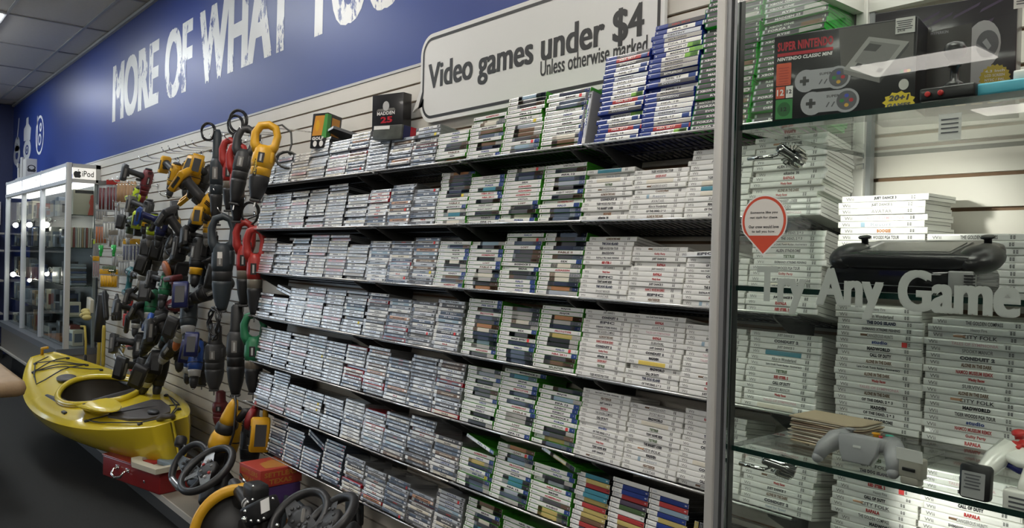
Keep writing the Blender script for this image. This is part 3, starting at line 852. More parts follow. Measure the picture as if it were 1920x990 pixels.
def pad_art(q, cx, cz, w, y):
    h = w * .42
    flat(q, ell(cx - w * .30, cz, w * .2, h * .5) , pad_g, y)
    flat(q, ell(cx + w * .28, cz, w * .22, h * .5), pad_g, y - .00001)
    flat(q, [(cx - w * .3, cz - h * .40), (cx + w * .28, cz - h * .40), (cx + w * .28, cz + h * .46), (cx - w * .3, cz + h * .46)], pad_g, y - .00002)
    flat(q, ell(cx + w * .29, cz, w * .17, h * .40), pad_d, y - .0001)
    for dx, dz, m in ((-.07, 0, grn), (0, .13, blu), (.07, 0, rdb), (0, -.13, ylb)):
        flat(q, ell(cx + w * (.29 + dx * 1.1), cz + h * dz * 1.5, w * .038, w * .034, 10), m, y - .0002)
    for a, c in ((.085, .03), (.03, .085)):
        flat(q, rrect(cx - w * (.32 + a), cz - w * c, cx - w * (.32 - a), cz + w * c, w * .01, 2), con_d, y - .0001)
    for dx in (-.06, .03):
        flat(q, [(cx + w * dx, cz - h * .2), (cx + w * (dx + .02), cz - h * .22), (cx + w * (dx + .07), cz - h * .02), (cx + w * (dx + .05), cz)], pad_d, y - .0001)
    q.text('SUPER', cx - w * .05, cz + h * .18, w * .22, w * .045, con_d, y - .0001, .03)
W_, H_, D_ = 0.248, 0.160, 0.088
t = carton('console_box', 'black console box with red title and two grey gamepads on its front, top glass shelf', 'game box', (-0.850, 1.360, SHA + .0055), (W_, D_, H_), blk, 12.0)
q = MB()
Y = -0.0004
flat(q, [(0.125, 0.07), (0.243, 0.075), (0.243, 0.157), (0.118, 0.157)], mat('carton_smoke', (0.10, 0.095, 0.09), 0.4), Y + .0002)
q.text('SUPER NINTENDO', 0.007, 0.131, 0.102, 0.017, red_t, Y, 0.04)
q.box((0.058, Y, 0.124), (0.102, 0.0002, 0.006), red_t)
q.text('NINTENDO CLASSIC MINI', 0.007, 0.1125, 0.101, 0.0068, wht, Y, 0.04, shear=.15)
flat(q, rrect(.006, .066, .034, .108, .002, 2), red_o, Y)
for i in range(7):
    q.box((.020, Y - .0002, .099 - i * .005), (.019 - .003 * (i % 2), .0001, .0012), mat('small_print_red', (0.36, 0.04, 0.03), 0.4))
flat(q, [(.006, .042), (.023, .042), (.023, .064), (.006, .064)], red_o, Y)
flat(q, [(.025, .042), (.038, .042), (.038, .064), (.025, .064)], wht, Y)
q.text('12', .008, .047, .013, .012, wht, Y - .0001, .03)
q.text('12', .0265, .050, .0095, .0075, blk, Y - .0001, .03)
flat(q, [(.006, .003), (.038, .003), (.038, .040), (.006, .040)], grn, Y)
flat(q, ell(.022, .021, .0125, .0135, 22), mat('carton_dark_green', (0.012, 0.11, 0.025), 0.35), Y - .0001)
q.text('12', .0165, .0175, .011, .0075, blk, Y - .0002, .03)
pad_art(q, 0.091, 0.070, 0.100, Y)
pad_art(q, 0.105, 0.027, 0.104, Y - .0004)
c1 = [(.128, .083), (.170, .136), (.236, .118), (.190, .061)]
flat(q, c1, con_l, Y - .0003)
flat(q, [(.128, .083), (.190, .061), (.190, .052), (.129, .075)], con_g, Y - .0003)
flat(q, [(.190, .061), (.236, .118), (.235, .110), (.190, .052)], con_d, Y - .00025)
flat(q, [(.147, .094), (.173, .128), (.222, .114), (.196, .079)], con_g, Y - .0004)
flat(q, [(.161, .113), (.172, .124), (.192, .118), (.182, .108)], con_d, Y - .0005)
flat(q, [(.147, .085), (.156, .082), (.161, .089), (.152, .092)], con_d, Y - .0005)
flat(q, [(.183, .072), (.191, .069), (.196, .076), (.188, .079)], con_d, Y - .0005)
flat(q, ell(.229, .045, .008, .0095), mat('carton_seal', (0.55, 0.54, 0.5), 0.35), Y)
for dx, m in ((-.004, grn), (.001, red_t), (.006, ylb)):
    flat(q, ell(.230 + dx, .068, .0035, .003, 8), m, Y - .0002)
flat(q, star(.222, .016, .027, .0185, 11), yel, Y - .0002)
q.text('20+1', .205, .0175, .034, .0105, blk, Y - .0004, .06, shear=.2)
q.text('GAMES', .203, .006, .038, .0075, blk, Y - .0004, .06)
q.build('printed_front', t)
q = MB()
q.box((.229, -.0012, .147), (.031, .0006, .027), mat('price_label', (0.72, 0.71, 0.68), 0.5))
for i in range(5):
    q.box((.228, -.0017, .155 - i * .0035), (.026 - .003 * (i % 3), .0002, .0016), pad_d)
q.text('$79.99', .217, .1355, .012, .0045, blk, -.0018, .03)
q.build('price_label', t)

W2, H2 = 0.262, 0.168
t = carton('handheld_box', 'dark handheld console box with purple stripes and yellow burst, behind the black box', 'game box', (-0.712, 1.475, SHA + .0055), (.226, .085, .2), mat('carton_plum', (0.020, 0.016, 0.022), 0.3, coat=0.3), 13.0)
q = MB()
pur = mat('carton_purple', (0.06, 0.035, 0.085), 0.35)
for i in range(9):
    x, z = .03 + .027 * i, [.15, .02, .17, .165, .03, .175, .145, .18, .01][i]
    flat(q, [(x, z - .006), (x + .052, z + .012), (x + .056, z + .018), (x + .004, z)], pur, Y)
q.text('SUPABOY S', .03, .152, .095, .017, mat('title_slate', (0.085, 0.085, 0.09), 0.35), Y - .0003, .03)
flat(q, rrect(.054, .045, .245, .150, .03), wht if False else mat('handheld_print', (0.42, 0.41, 0.42), 0.35), Y - .0004)
flat(q, ell(.228, .118, .034, .042), mat('handheld_print', (0.42, 0.41, 0.42), 0.35), Y - .00045)
flat(q, [(.095, .040), (.205, .046), (.205, .158), (.095, .150)], mat('handheld_screen', (0.035, 0.030, 0.028), 0.3), Y - .0006)
q.text('HYPERKIN', .122, .146, .036, .005, pad_g, Y - .0008, .02)
flat(q, ell(.236, .118, .022, .024), pad_d, Y - .0007)
flat(q, [(.226, .122), (.234, .128), (.244, .114), (.238, .108)], pad_g, Y - .0008)
for i in range(6):
    for j in range(3):
        flat(q, ell(.080 + j * .006, .105 + i * .006, .0014, .0014, 6), pad_d, Y - .0007)
flat(q, [(.072, .135), (.076, .133), (.082, .142), (.078, .144)], pad_d, Y - .0007)
flat(q, [(.082, .136), (.086, .134), (.092, .143), (.088, .145)], pad_d, Y - .0007)
flat(q, star(.252, .058, .031, .024, 20, .88), mat('burst_yellow', (0.50, 0.38, 0.03), 0.35), Y - .001)
for i, s_ in enumerate(('4.3 Inch', 'LCD SCREEN', 'NTSC / PAL', 'SWITCH')):
    q.text(s_, .252, .068 - i * .0075, .038, .0045 if i < 3 else .006, wht, Y - .0012, .03, 'C')
for i, s_ in enumerate('o=#+'):
    q.text(s_, .150 + .032 * i, .026, None, .009, mat('icon_gold', (0.25, 0.22, 0.12), 0.4), Y - .001, .0)
    q.box((.155 + .032 * i, Y - .001, .016), (.022, .0002, .0022), mat('icon_gold', (0.25, 0.22, 0.12), 0.4))
q.v = [(v[0] * .775, v[1], v[2]) for v in q.v]
q.build('printed_front', t)
q = MB()
q.box((.236, -.0012, .186), (.032, .0006, .028), mat('price_label', (0.72, 0.71, 0.68), 0.5))
for i in range(4):
    q.box((.236, -.0017, .193 - i * .0045), (.024, .0002, .002), pad_d)
q.build('price_label', t)
t = carton('red_box', 'plain red carton beside the dark handheld console box', 'game box', (-0.435, 1.43, SHA + .0055), (0.18, .10, .165), mat('carton_bright_red', (0.50, 0.02, 0.03), 0.32, coat=0.3))
q = MB()
flat(q, ell(.035, .085, .014, .014), mat('burst_yellow', (0.5, 0.38, 0.03), 0.35), Y)
q.build('printed_front', t)
# small controllers in front
t = thing('joystick', 'black joystick with red buttons in front of the handheld console box', 'joystick', (-0.535, 1.385, SHA + .0055))
blp = mat('black_plastic', (0.012, 0.012, 0.013), 0.3)
MB().box((0, 0, .011), (.085, .06, .022), blp, bev=.004).build('base', t)
MB().lathe([(.016, .022), (.013, .03), (.0065, .034), (.0062, .055), (.010, .057), (.010, .061), (.0065, .063), (.0105, .07), (.016, .078), (.017, .086), (.013, .094), (.005, .097)], blp, 16).build('stick', t)
for x in (-.028, -.008):
    MB().lathe([(.0045, 0), (.0045, .003), (.003, .0036)], mat('red_plastic', (0.5, 0.02, 0.02), 0.3), 10, TR(x, -.0305, .011) @ rot(90)).build('button', t)
t = thing('blue_toy_console', 'pale blue and white plug-in console at the end of the top glass shelf', 'console', (-0.475, 1.40, SHA + .0055))
MB().box((0.05, 0, .010), (.14, .07, .020), mat('cyan_plastic', (0.10, 0.45, 0.58), 0.3), bev=.004).build('base', t)
MB().box((0.07, 0.01, .0285), (.09, .055, .017), mat('white_plastic', (0.72, 0.71, 0.68), 0.3), bev=.004).build('cover', t)
t = thing('price_card', 'white price card hanging below the top glass shelf', 'price card', (-0.527, 1.352, SHA - .040))
MB().box((0, 0, .0), (.034, .001, .042), mat('price_label', (0.72, 0.71, 0.68), 0.5)).build('card', t)
q = MB()
for i in range(4):
    q.box((0, -.0008, .012 - i * .007), (.026, .0004, .002), pad_d)
q.build('print', t)

# handheld gamepad lying on a black console, middle shelf
t = thing('home_console', 'glossy black home console under the gamepad, middle glass shelf', 'console', (-0.742, 1.385, SHB + .0055))
glo = mat('piano_black', (0.006, 0.006, 0.007), 0.07, coat=0.6)
MB().prism(rrect(0, 0, .215, .046, .012), 0, .20, glo, bev=.003).build('shell', t)
q = MB()
q.box((.107, -.0006, .012), (.19, .0008, .0007), alu_d)
q.box((.118, -.0006, .033), (.05, .0008, .008), mat('smoked_flap', (0.006, 0.006, 0.03), 0.1))
q.build('front_trim', t)
def plan(pts, z0, z1, m, bev):
    """Outline in plan (x-y), thickness in z, as an MB with rounded rims."""
    q = MB()
    q.prism(pts, -z1, -z0, m, M=Matrix(((1, 0, 0, 0), (0, 0, 1, 0), (0, -1, 0, 0), (0, 0, 0, 1))), bev=bev)
    return q
t = thing('handheld_gamepad', 'black handheld gamepad with grey screen and two thumb sticks, on the glossy console', 'gamepad', (-0.612, 1.440, SHB + .073), (R(13), 0, R(1)))
out = rrect(-.133, -.066, .133, .066, .045, 8)
q = plan(out, -.011, .011, blp, .008)
for sx in (-1, 1):
    q.sphere((sx * .108, -.012, -.004), (.034, .056, .024), blp, seg=16, rings=10)
q.build('body', t)
MB().box((.0, .0, .0112), (.155, .098, .0022), mat('gamepad_bezel', (0.045, 0.045, 0.048), 0.2), bev=.001).build('bezel', t)
MB().box((.002, .0, .0128), (.138, .078, .0012), mat('gamepad_screen', (0.17, 0.17, 0.16), 0.12)).build('screen', t)
for sx in (-1, 1):
    MB().lathe([(.006, .011), (.006, .019), (.0105, .021), (.0115, .0235), (.009, .0255), (.003, .0245)], blp, 16, TR(sx * .104, .036, 0)).build('thumb_stick', t)
q = MB()
for dx, dy in ((0, .011), (.011, 0), (0, -.011), (-.011, 0)):
    q.lathe([(.0045, .010), (.0045, .0135), (.003, .0142)], blp, 10, TR(.104 + dx, -.003 + dy, 0))
q.build('button', t)
q = MB()
q.box((-.104, -.003, .012), (.026, .008, .004), blp)
q.box((-.104, -.003, .012), (.008, .026, .004), blp)
q.build('direction_pad', t)
t = thing('folded_paper', 'small folded white paper wedged under the handheld gamepad', 'paper', (-0.612, 1.378, SHB + .0508))
MB().prism([(-.017, 0), (.03, 0), (.024, .005), (.012, .006), (-.004, .014)], 0, .012, mat('paper_white', (0.72, 0.70, 0.66), 0.7)).build('sheet', t)
t = thing('cartridge_adapter', 'grey ribbed adapter beside the glossy console', 'adapter', (-0.513, 1.375, SHB + .0055), (0, 0, R(12)))
gp = mat('grey_plastic', (0.22, 0.22, 0.22), 0.4)
MB().box((0, .02, .020), (.036, .04, .040), gp, bev=.003).build('block', t)
q = MB()
for i in range(6):
    q.box((.013, -.001, .008 + i * .005), (.016, .004, .0022), blp)
q.build('rib', t)

# grey gamepad, card sleeves, adapters on the lower shelf
GCS = Matrix.Scale(.80, 4)
gc = mat('gamepad_grey', (0.27, 0.27, 0.285), 0.42)
t = thing('grey_gamepad', 'grey console gamepad with two grips, lying on the lower glass shelf', 'gamepad', (-0.672, 1.400, SHC + .052), (R(-10), 0, R(2)))
q = plan([(-.05, -.022), (-.03, -.034), (.03, -.034), (.05, -.022), (.062, .0), (.058, .03), (.03, .037), (-.03, .037), (-.058, .03), (-.062, .0)], -.014, .016, gc, .008)
for sx in (-1, 1):
    q.tube([(sx * .050, .018, .0), (sx * .066, -.006, -.006), (sx * .078, -.030, -.026), (sx * .083, -.042, -.048)], [.026, .023, .018, .013], gc, 12)
    q.sphere((sx * .083, -.0425, -.049), .013, gc, seg=12, rings=6)
q.build('body', t)
q = MB()
q.prism([(-.030, -.046), (.030, -.046), (.040, -.024), (.045, .012), (-.045, .012), (-.040, -.024)], -.038, -.012, gc, bev=.003)
q.box((0, -.0385, -.010), (.017, .002, .005), mat('grey_badge', (0.5, 0.5, 0.5), 0.3))
q.build('front_plate', t)
for nm, x, y, r_, m in (('amber_stick', .018, .010, .009, mat('amber_plastic', (0.72, 0.33, 0.02), 0.35)), ('green_button', .045, .016, .009, mat('teal_plastic', (0.02, 0.36, 0.26), 0.3)), ('grey_stick', -.042, .016, .011, gc)):
    MB().lathe([(r_ * .6, .014), (r_ * .6, .021), (r_, .022), (r_, .025), (r_ * .6, .0265)], m, 14, TR(x, y, 0)).build(nm, t)
MB().lathe([(.004, .014), (.004, .02), (.003, .021)], rdb, 10, TR(.031, .004, 0)).build('red_button', t)
t_pad = t
t_pad.scale = (.80, .80, .80)
card_c = [mat('kraft_card_a', (0.42, 0.33, 0.23), 0.7), mat('kraft_card_b', (0.55, 0.50, 0.42), 0.6), mat('kraft_card_c', (0.20, 0.13, 0.09), 0.6)]
for i in range(13):
    c = card_c[[0, 1, 2, 1, 0, 1, 2, 0, 1, 2, 0, 1, 0][i]]
    q = MB()
    w = .145
    q.add([(-w / 2, -.05, 0), (w / 2 - .02, -.05, 0), (w / 2, -.03, .0005), (w / 2, .05, 0), (-w / 2, .05, .0), (-w / 2, -.05, .0022), (w / 2 - .02, -.05, .0022), (w / 2, -.03, .0027), (w / 2, .05, .0022), (-w / 2, .05, .0022)],
          [(4, 3, 2, 1, 0), (5, 6, 7, 8, 9), (0, 1, 6, 5), (1, 2, 7, 6), (2, 3, 8, 7), (3, 4, 9, 8), (4, 0, 5, 9)], c)
    o = q.build('card_sleeve', loc=(-.803 + rnd.uniform(-.006, .006), 1.55 + rnd.uniform(-.004, .004), SHC + .0055 + i * .0040), rot=(R(rnd.uniform(-.3, .3)), 0, R(rnd.uniform(-5, 5))))
    tag(o, 'brown card sleeve, %s in the pile behind the grey gamepad' % ('topmost' if i == 12 else 'lowest' if i == 0 else ORD[i + 1] + ' up'), 'card sleeve', 'brown card sleeves on the lower glass shelf')
t = thing('cable_adapter', 'beige plug adapter with price label beside the grey gamepad', 'adapter', (-0.577, 1.358, SHC + .0055), (R(0), 0, R(-6)))
bei = mat('beige_plastic', (0.32, 0.30, 0.26), 0.45)
q = MB()
q.box((0, .012, .028), (.038, .024, .034), bei, bev=.004)
q.box((0, .010, .007), (.030, .02, .014), bei, bev=.003)
q.build('housing', t)
MB().box((0, -.0012, .026), (.022, .003, .006), blp, bev=.0015).build('slot', t)
MB().box((.004, .0, .052), (.044, .0008, .020), mat('price_label', (0.72, 0.71, 0.68), 0.5), rot(8)).build('price_label', t)
wp = mat('pad_white', (0.76, 0.75, 0.71), 0.2, coat=0.4)
t = thing('white_gamepad', 'white three-pronged gamepad with red buttons and blue underside, lower glass shelf', 'gamepad', (-0.408, 1.450, SHC + .070), (R(20), 0, R(-6)))
q = plan([(-.07, -.03), (-.03, -.05), (.03, -.05), (.07, -.03), (.08, .0), (.06, .035), (.02, .042), (-.02, .042), (-.06, .035), (-.08, .0)], .0, .016, wp, .006)
for x, e in ((-.062, -.078), (0, 0), (.062, .078)):
    q.tube([(x, .0, .005), (x * 1.05 + (e - x) * .4, -.04, .002), (e, -.085, -.010), (e * 1.02, -.098, -.013)], [.024, .020, .014, .009], wp, 12)
q.build('body', t)
plan([(-.072, -.028), (-.03, -.048), (.03, -.048), (.072, -.028), (.076, .0), (.058, .033), (-.058, .033), (-.076, .0)], -.014, .0, mat('navy_plastic', (0.015, 0.02, 0.16), 0.3), .004).build('underside', t)
q = MB()
redp = mat('red_plastic', (0.5, 0.02, 0.02), 0.3)
q.box((-.045, .006, .018), (.030, .010, .006), redp, bev=.001)
q.box((-.045, .006, .018), (.010, .030, .006), redp, bev=.001)
q.build('direction_pad', t)
MB().lathe([(.008, .014), (.008, .022), (.012, .024), (.012, .028), (.007, .03)], redp, 14, TR(-.058, .034, 0)).build('thumb_stick', t)
MB().lathe([(.005, .014), (.005, .019), (.003, .02)], redp, 10, TR(.02, .0, 0)).build('red_button', t)
q = MB()
for x, y in ((.05, .02), (.065, .01)):
    q.lathe([(.005, .014), (.005, .019), (.003, .02)], mat('amber_plastic', (0.72, 0.33, 0.02), 0.35), 10, TR(x, y, 0))
q.build('yellow_button', t)
t.scale = (.85, .85, .85)
t = thing('memory_pack', 'black memory pack with grey label, leaning at the lower glass shelf edge', 'memory pack', (-0.476, 1.352, SHC + .008), (R(-4), 0, R(-2)))
MB().prism(rrect(-.022, .0, .022, .054, .005), 0, .012, blp, bev=.002).build('case', t)
q = MB()
flat(q, rrect(-.019, .002, .015, .042, .001, 1), mat('grey_label', (0.32, 0.32, 0.32), 0.4), -.0006)
for i in range(5):
    q.box((-.003, -.0009, .037 - i * .005), (.024 - .004 * (i % 2), .0003, .0022), pad_d)
q.build('label', t)
t = thing('white_adapter', 'white boxed adapter with grey label at the edge of the picture, lower glass shelf', 'adapter', (-0.425, 1.362, SHC - .004), (0, 0, R(-3)))
MB().box((0.02, .015, .018), (.07, .03, .036), wp, bev=.003).build('case', t)
q = MB()
for i in range(3):
    q.box((.01, -.0006, .026 - i * .007), (.032, .0004, .003), pad_d)
q.build('label', t)

# vinyl lettering and sticker on the glass door
GF = GY0 - .0032
vin = mat('frosted_vinyl', (0.34, 0.385, 0.345), 0.55)
q = MB()
for w_, x0, x1 in (('Try', 1418, 1511), ('Any', 1530, 1656), ('Game', 1683, 1914)):
    x0, x1 = at(x0, 560, GF).x, at(x1, 575, GF).x
    q.heavy(w_, x0, x1, 1.5285, .0625, vin, 0, 'T', 0.0, 0.05)
o = q.build('window_lettering', loc=(0, GF, 0))
tag(o, 'grey vinyl words on the showcase glass across the middle shelf', 'lettering')
t = thing('window_sticker', 'round white sticker with red rim and pointed foot on the showcase glass', 'sticker', (-0.847, GF, 1.678))
q = MB()
pin = [(0.0, -.066)] + [(.049 * math.cos(R(a)), .049 * math.sin(R(a))) for a in range(-32, 213, 8)]
flat(q, pin, wht, -.0002)
pin2 = [(0.0, -.062)] + [(.0465 * math.cos(R(a)), .0465 * math.sin(R(a))) for a in range(-32, 213, 8)]
flat(q, pin2, mat('sticker_red', (0.58, 0.07, 0.03), 0.4), -.0004)
q.build('red_rim', t)
q = MB()
flat(q, [(.0415 * math.cos(R(a)), .0415 * math.sin(R(a))) for a in range(-42, 223, 8)] , mat('sticker_white', (0.70, 0.67, 0.62), 0.45), -.0006)
q.build('disc', t)
q = MB()
for i, s_ in list(enumerate(('Someone like you', 'got cash for these.', 'Our crew would love', 'to tell you how.')))[:2]:
    q.text(s_, 0, .0125 - i * .0095 - (.0075 if i > 1 else 0), [.058, .060, .064, .050][i], .0058, mat('sticker_ink', (0.03, 0.03, 0.03), 0.5), -.0008, .03, 'C')
q.build('wording', t)
q = MB()
for i, s_ in ((2, 'Our crew would love'), (3, 'to tell you how.')):
    q.text(s_, 0, .0125 - i * .0095 - .0075, [0, 0, .064, .050][i], .0058, mat('sticker_ink', (0.03, 0.03, 0.03), 0.5), -.0008, .03, 'C')
q.build('wording', t)
# ---------------------------------------------------------------- link the cases: at most 300 of a kind as single things (largest in view), the rest as one mass
def dist(c):
    return (c[1].translation - Vector((0, 0, CAMZ))).length
for k in KIND:
    L = sorted([c for c in CASES if c[0] == k], key=dist)
    for c in L[:300]:
        kind, M, si, pi, st, lab, grp = c
        b = bpy.data.objects.new(KIND[k][0], BODY[k][pi])
        COL.objects.link(b)
        b.matrix_world = M
        tag(b, lab, 'game case', grp)
        s_ = put('spine_sleeve', SLV[k][si][0], b)
        if st:
            put('price_sticker', stick_me[st], b, TR(DIM[k][0] * .8, 0, 0))
    rest = L[300:]
    if rest:
        mb = MB()
        for kind, M, si, pi, st, lab, grp in rest:
            for me in (BODY[k][pi], SLV[k][si][0]):
                o = len(mb.v)
                mb.v += [tuple(M @ v.co) for v in me.vertices]
                idx = [mb.m(m) for m in me.materials]
                for p in me.polygons:
                    mb.f.append([i + o for i in p.vertices])
                    mb.mi.append(idx[p.material_index])
                    mb.sm.append(False)
        o = mb.build(KIND[k][0] + '_rest', kind='stuff')
        tag(o, 'the other %ss in the stacks farthest along the shelves' % KIND[k][1], 'game case')
# ---------------------------------------------------------------- kayak on the base deck
yk = mat('kayak_yellow', (0.62, 0.47, 0.02), 0.26, coat=0.35, var=0.05, vscale=6)
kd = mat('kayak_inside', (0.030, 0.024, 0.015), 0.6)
kblk = mat('kayak_black', (0.02, 0.02, 0.021), 0.5)
khat = mat('kayak_hatch', (0.050, 0.043, 0.040), 0.55)
cordm = mat('bungee_cord', (0.012, 0.012, 0.013), 0.6)
# axis runs from the bow (far, out from the wall) to the stern (near, against the wall)
KB, KS = Vector((-7.85, 1.45, 0.0)), Vector((-4.98, 1.62, 0.0))
KL = (KS - KB).length
kt = thing('kayak', 'yellow sit-in kayak lying along the foot of the slatwall', 'kayak', KB + Vector((0, 0, .25)), (R(11), 0, math.atan2(KS.y - KB.y, KS.x - KB.x)))
def k_half(s):      # half width at s in 0..1
    return .40 * max(0.0, math.sin(PI * min(1, max(0, (s * .94 + .03)))) ** .62) if 0 < s < 1 else .012
def k_sheer(s):     # height of the gunwale seam
    return .235 + .17 * (abs(s - .56) / .56) ** 2.6 * (1 if s < .56 else .25) + (.05 * ((s - .56) / .44) ** 2 if s > .56 else 0)
def k_keel(s):
    return .0 + .14 * max(0, (.12 - s) / .12) ** 1.6 + .05 * max(0, (s - .93) / .07) ** 2
def k_crown(s):     # rise of the deck on the centreline
    return .075 * max(0.0, math.sin(PI * s)) ** .5
CO0, CO1 = .36, .70          # cockpit
def cock(s):
    """half width of the cockpit opening"""
    if s <= CO0 or s >= CO1: return 0.0
    u = (s - CO0) / (CO1 - CO0)
    return .255 * (math.sin(PI * u ** .92)) ** .55
NS = 64
NA = 12
ss = sorted(set([i / NS for i in range(NS + 1)] + [CO0 + 1e-4, CO1 - 1e-4, .004, .996]))
def hull_ring(s):
    w, zs, zk = k_half(s), k_sheer(s), k_keel(s)
    pts = []
    for j in range(NA + 1):                     # keel to gunwale on one side
        a = j / NA * PI / 2
        y = w * math.sin(a) ** .75
        z = zk + (zs - zk) * (1 - math.cos(a) ** 1.25)
        pts.append((y, z))
    return pts
q = MB()
vs, fs = [], []
for s_ in ss:
    r = hull_ring(s_)
    ring = [(-y, z) for y, z in r[::-1]] + r[1:]
    for y, z in ring:
        vs.append((s_ * KL, y, z))
n = 2 * NA + 1
for i in range(len(ss) - 1):
    for j in range(n - 1):
        fs.append((i * n + j, i * n + j + 1, (i + 1) * n + j + 1, (i + 1) * n + j))
fs.append(tuple(range(n)))
fs.append(tuple(range((len(ss) - 1) * n, len(ss) * n))[::-1])
q.add(vs, fs, yk, None, True)
q.build('hull', kt)
# deck with the cockpit cut out
q = MB()
vs, fs = [], []
ND = 9
def deck_z(s, y):
    w = max(.01, k_half(s))
    u = min(1, abs(y) / w)
    z = k_sheer(s) + k_crown(s) * (1 - u ** 2.2)
    if s < CO0: z += .02 * math.exp(-(y / .10) ** 2) * math.sin(PI * min(1, s / CO0))
    if s > .70: z += -.018 * (1 - u ** 4) * min(1, (s - .70) / .04)
    if u > .8: z += .012 * (1 - abs((u - .9) / .1)) if u > .8 else 0
    return z
for s_ in ss:
    w, c = k_half(s_), cock(s_)
    row = []
    for sd in (-1, 1):
        for j in range(ND + 1):
            t_ = j / ND
            y = sd * (w + (c - w) * t_) if sd < 0 else sd * (c + (w - c) * t_)
            row.append((s_ * KL, y, deck_z(s_, y)))
    vs += row
m = 2 * (ND + 1)
for i in range(len(ss) - 1):
    for j in range(m - 1):
        if j == ND and (cock(ss[i]) > 0 or cock(ss[i + 1]) > 0):
            continue
        fs.append((i * m + j, (i + 1) * m + j, (i + 1) * m + j + 1, i * m + j + 1))
q.add(vs, fs, yk, None, True)
q.build('deck', kt)
# raised rim round the cockpit, and the dark well below
rim, well = [], []
K = 48
for i in range(K):
    a = 2 * PI * i / K
    u = .5 - .5 * math.cos(a)
    s_ = CO0 + (CO1 - CO0) * min(.999, max(.001, u))
    y = cock(s_) * (1 if a < PI else -1)
    rim.append((s_ * KL, y, deck_z(s_, y) + .014))
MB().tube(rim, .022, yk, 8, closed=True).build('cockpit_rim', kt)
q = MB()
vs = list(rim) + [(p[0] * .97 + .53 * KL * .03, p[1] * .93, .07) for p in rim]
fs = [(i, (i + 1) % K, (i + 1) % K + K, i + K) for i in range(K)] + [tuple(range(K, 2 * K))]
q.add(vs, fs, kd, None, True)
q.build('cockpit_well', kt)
# seat and thigh pads
q = MB()
q.box((.615 * KL, 0, .14), (.36, .40, .07), kblk, bev=.03)
q.build('seat', kt)
q = MB()
q.prism([(-.19, 0), (.19, 0), (.20, .10), (.14, .17), (-.14, .17), (-.20, .10)], -.02, .025, mat('seat_pad', (0.045, 0.042, 0.045), 0.6), TR(.655 * KL, 0, .17) @ rot(z=90) @ rot(x=-14), bev=.012)
q.build('seat_back', kt)
for sd in (-1, 1):
    q = MB()
    q.box((.445 * KL, sd * .235, .275), (.42, .06, .03), kblk, rot(0), bev=.012)
    q.build('thigh_pad', kt)
# bow oval hatch / deck fittings
def on_deck(s, y, dz=.004):
    return (s * KL, y, deck_z(s, y) + dz)
q = MB()
c = Vector(on_deck(.315, -.06, .006))
q.lathe([(.10, 0), (.10, .010), (.085, .016), (.03, .013), (.01, .013)], khat, 24, TR(*c) @ Matrix.Diagonal((1.4, .62, 1, 1)))
q.build('day_hatch', kt)
q = MB()
for i in range(4):
    q.box(on_deck(.352, -.02 + i * .035, .012), (.05, .022, .02), kblk, bev=.004)
q.build('cleat', kt)
q = MB()
rear = []
for (s_, y) in ((.755, -.13), (.775, -.17), (.87, -.13), (.925, -.07), (.935, .0), (.925, .07), (.87, .13), (.775, .17), (.755, .13)):
    rear.append(Vector(on_deck(s_, y, .016)))
q.add([tuple(p) for p in rear] + [tuple(p + Vector((0, 0, -.03))) for p in rear], [tuple(range(9))] + [(i, i + 9, (i + 1) % 9 + 9, (i + 1) % 9) for i in range(9)], khat)
cc = on_deck(.895, .0, .020)
q.lathe([(.05, 0), (.045, .008), (.03, .012)], kblk, 16, TR(*cc) @ Matrix.Diagonal((1.3, .6, 1, 1)))
q.build('rear_hatch', kt)
def cord(name, pts, r=.0045):
    P = [Vector(on_deck(s_, y, .014)) for s_, y in pts]
    out = []
    for a, b_ in zip(P, P[1:]):
        for k in range(6):
            p = a.lerp(b_, k / 6)
            p.z = max(p.z, deck_z(min(.999, p.x / KL), p.y) + .008)
            out.append(p)
    out.append(P[-1])
    return MB().tube(out, r, cordm, 5).build(name, kt)
cord('bungee_cord', [(.08, -.11), (.20, .18), (.14, -.17), (.28, .22)])
cord('bungee_cord', [(.10, .12), (.14, -.17), (.26, -.235), (.20, .18)])
cord('bungee_cord', [(.07, .0), (.08, -.11), (.19, -.20)])
cord('deck_line', [(.735, -.27), (.80, -.24), (.93, -.12), (.955, -.04), (.95, .06), (.90, .15)])
cord('deck_line', [(.72, .26), (.77, .25), (.86, .20), (.74, -.26)])
cord('deck_line', [(.74, .26), (.88, .16), (.95, .05)])
q = MB()
for (s_, y) in ((.08, -.11), (.20, .18), (.14, -.17), (.28, .22), (.10, .12), (.735, -.27), (.93, -.12), (.90, .15), (.72, .26)):
    q.box(on_deck(s_, y, .006), (.026, .026, .016), kblk, bev=.004)
q.build('eyelet', kt)
# carry handles
MB().tube([(-.005 * KL, 0, .40), (-.03, 0, .37), (.04, 0, .47), (.10, .03, .475)], .012, mat('orange_toggle', (0.62, 0.33, 0.02), 0.4), 8).build('bow_handle', kt)
MB().tube([on_deck(.955, -.03, .01), on_deck(.975, -.02, .03), on_deck(.985, .02, .03), on_deck(.97, .04, .01)], .018, khat, 8).build('stern_handle', kt)
q = MB()
p = on_deck(.60, -.30, .004)
q.box(p, (.07, .022, .018), kblk, bev=.005)
q.build('side_cleat', kt)
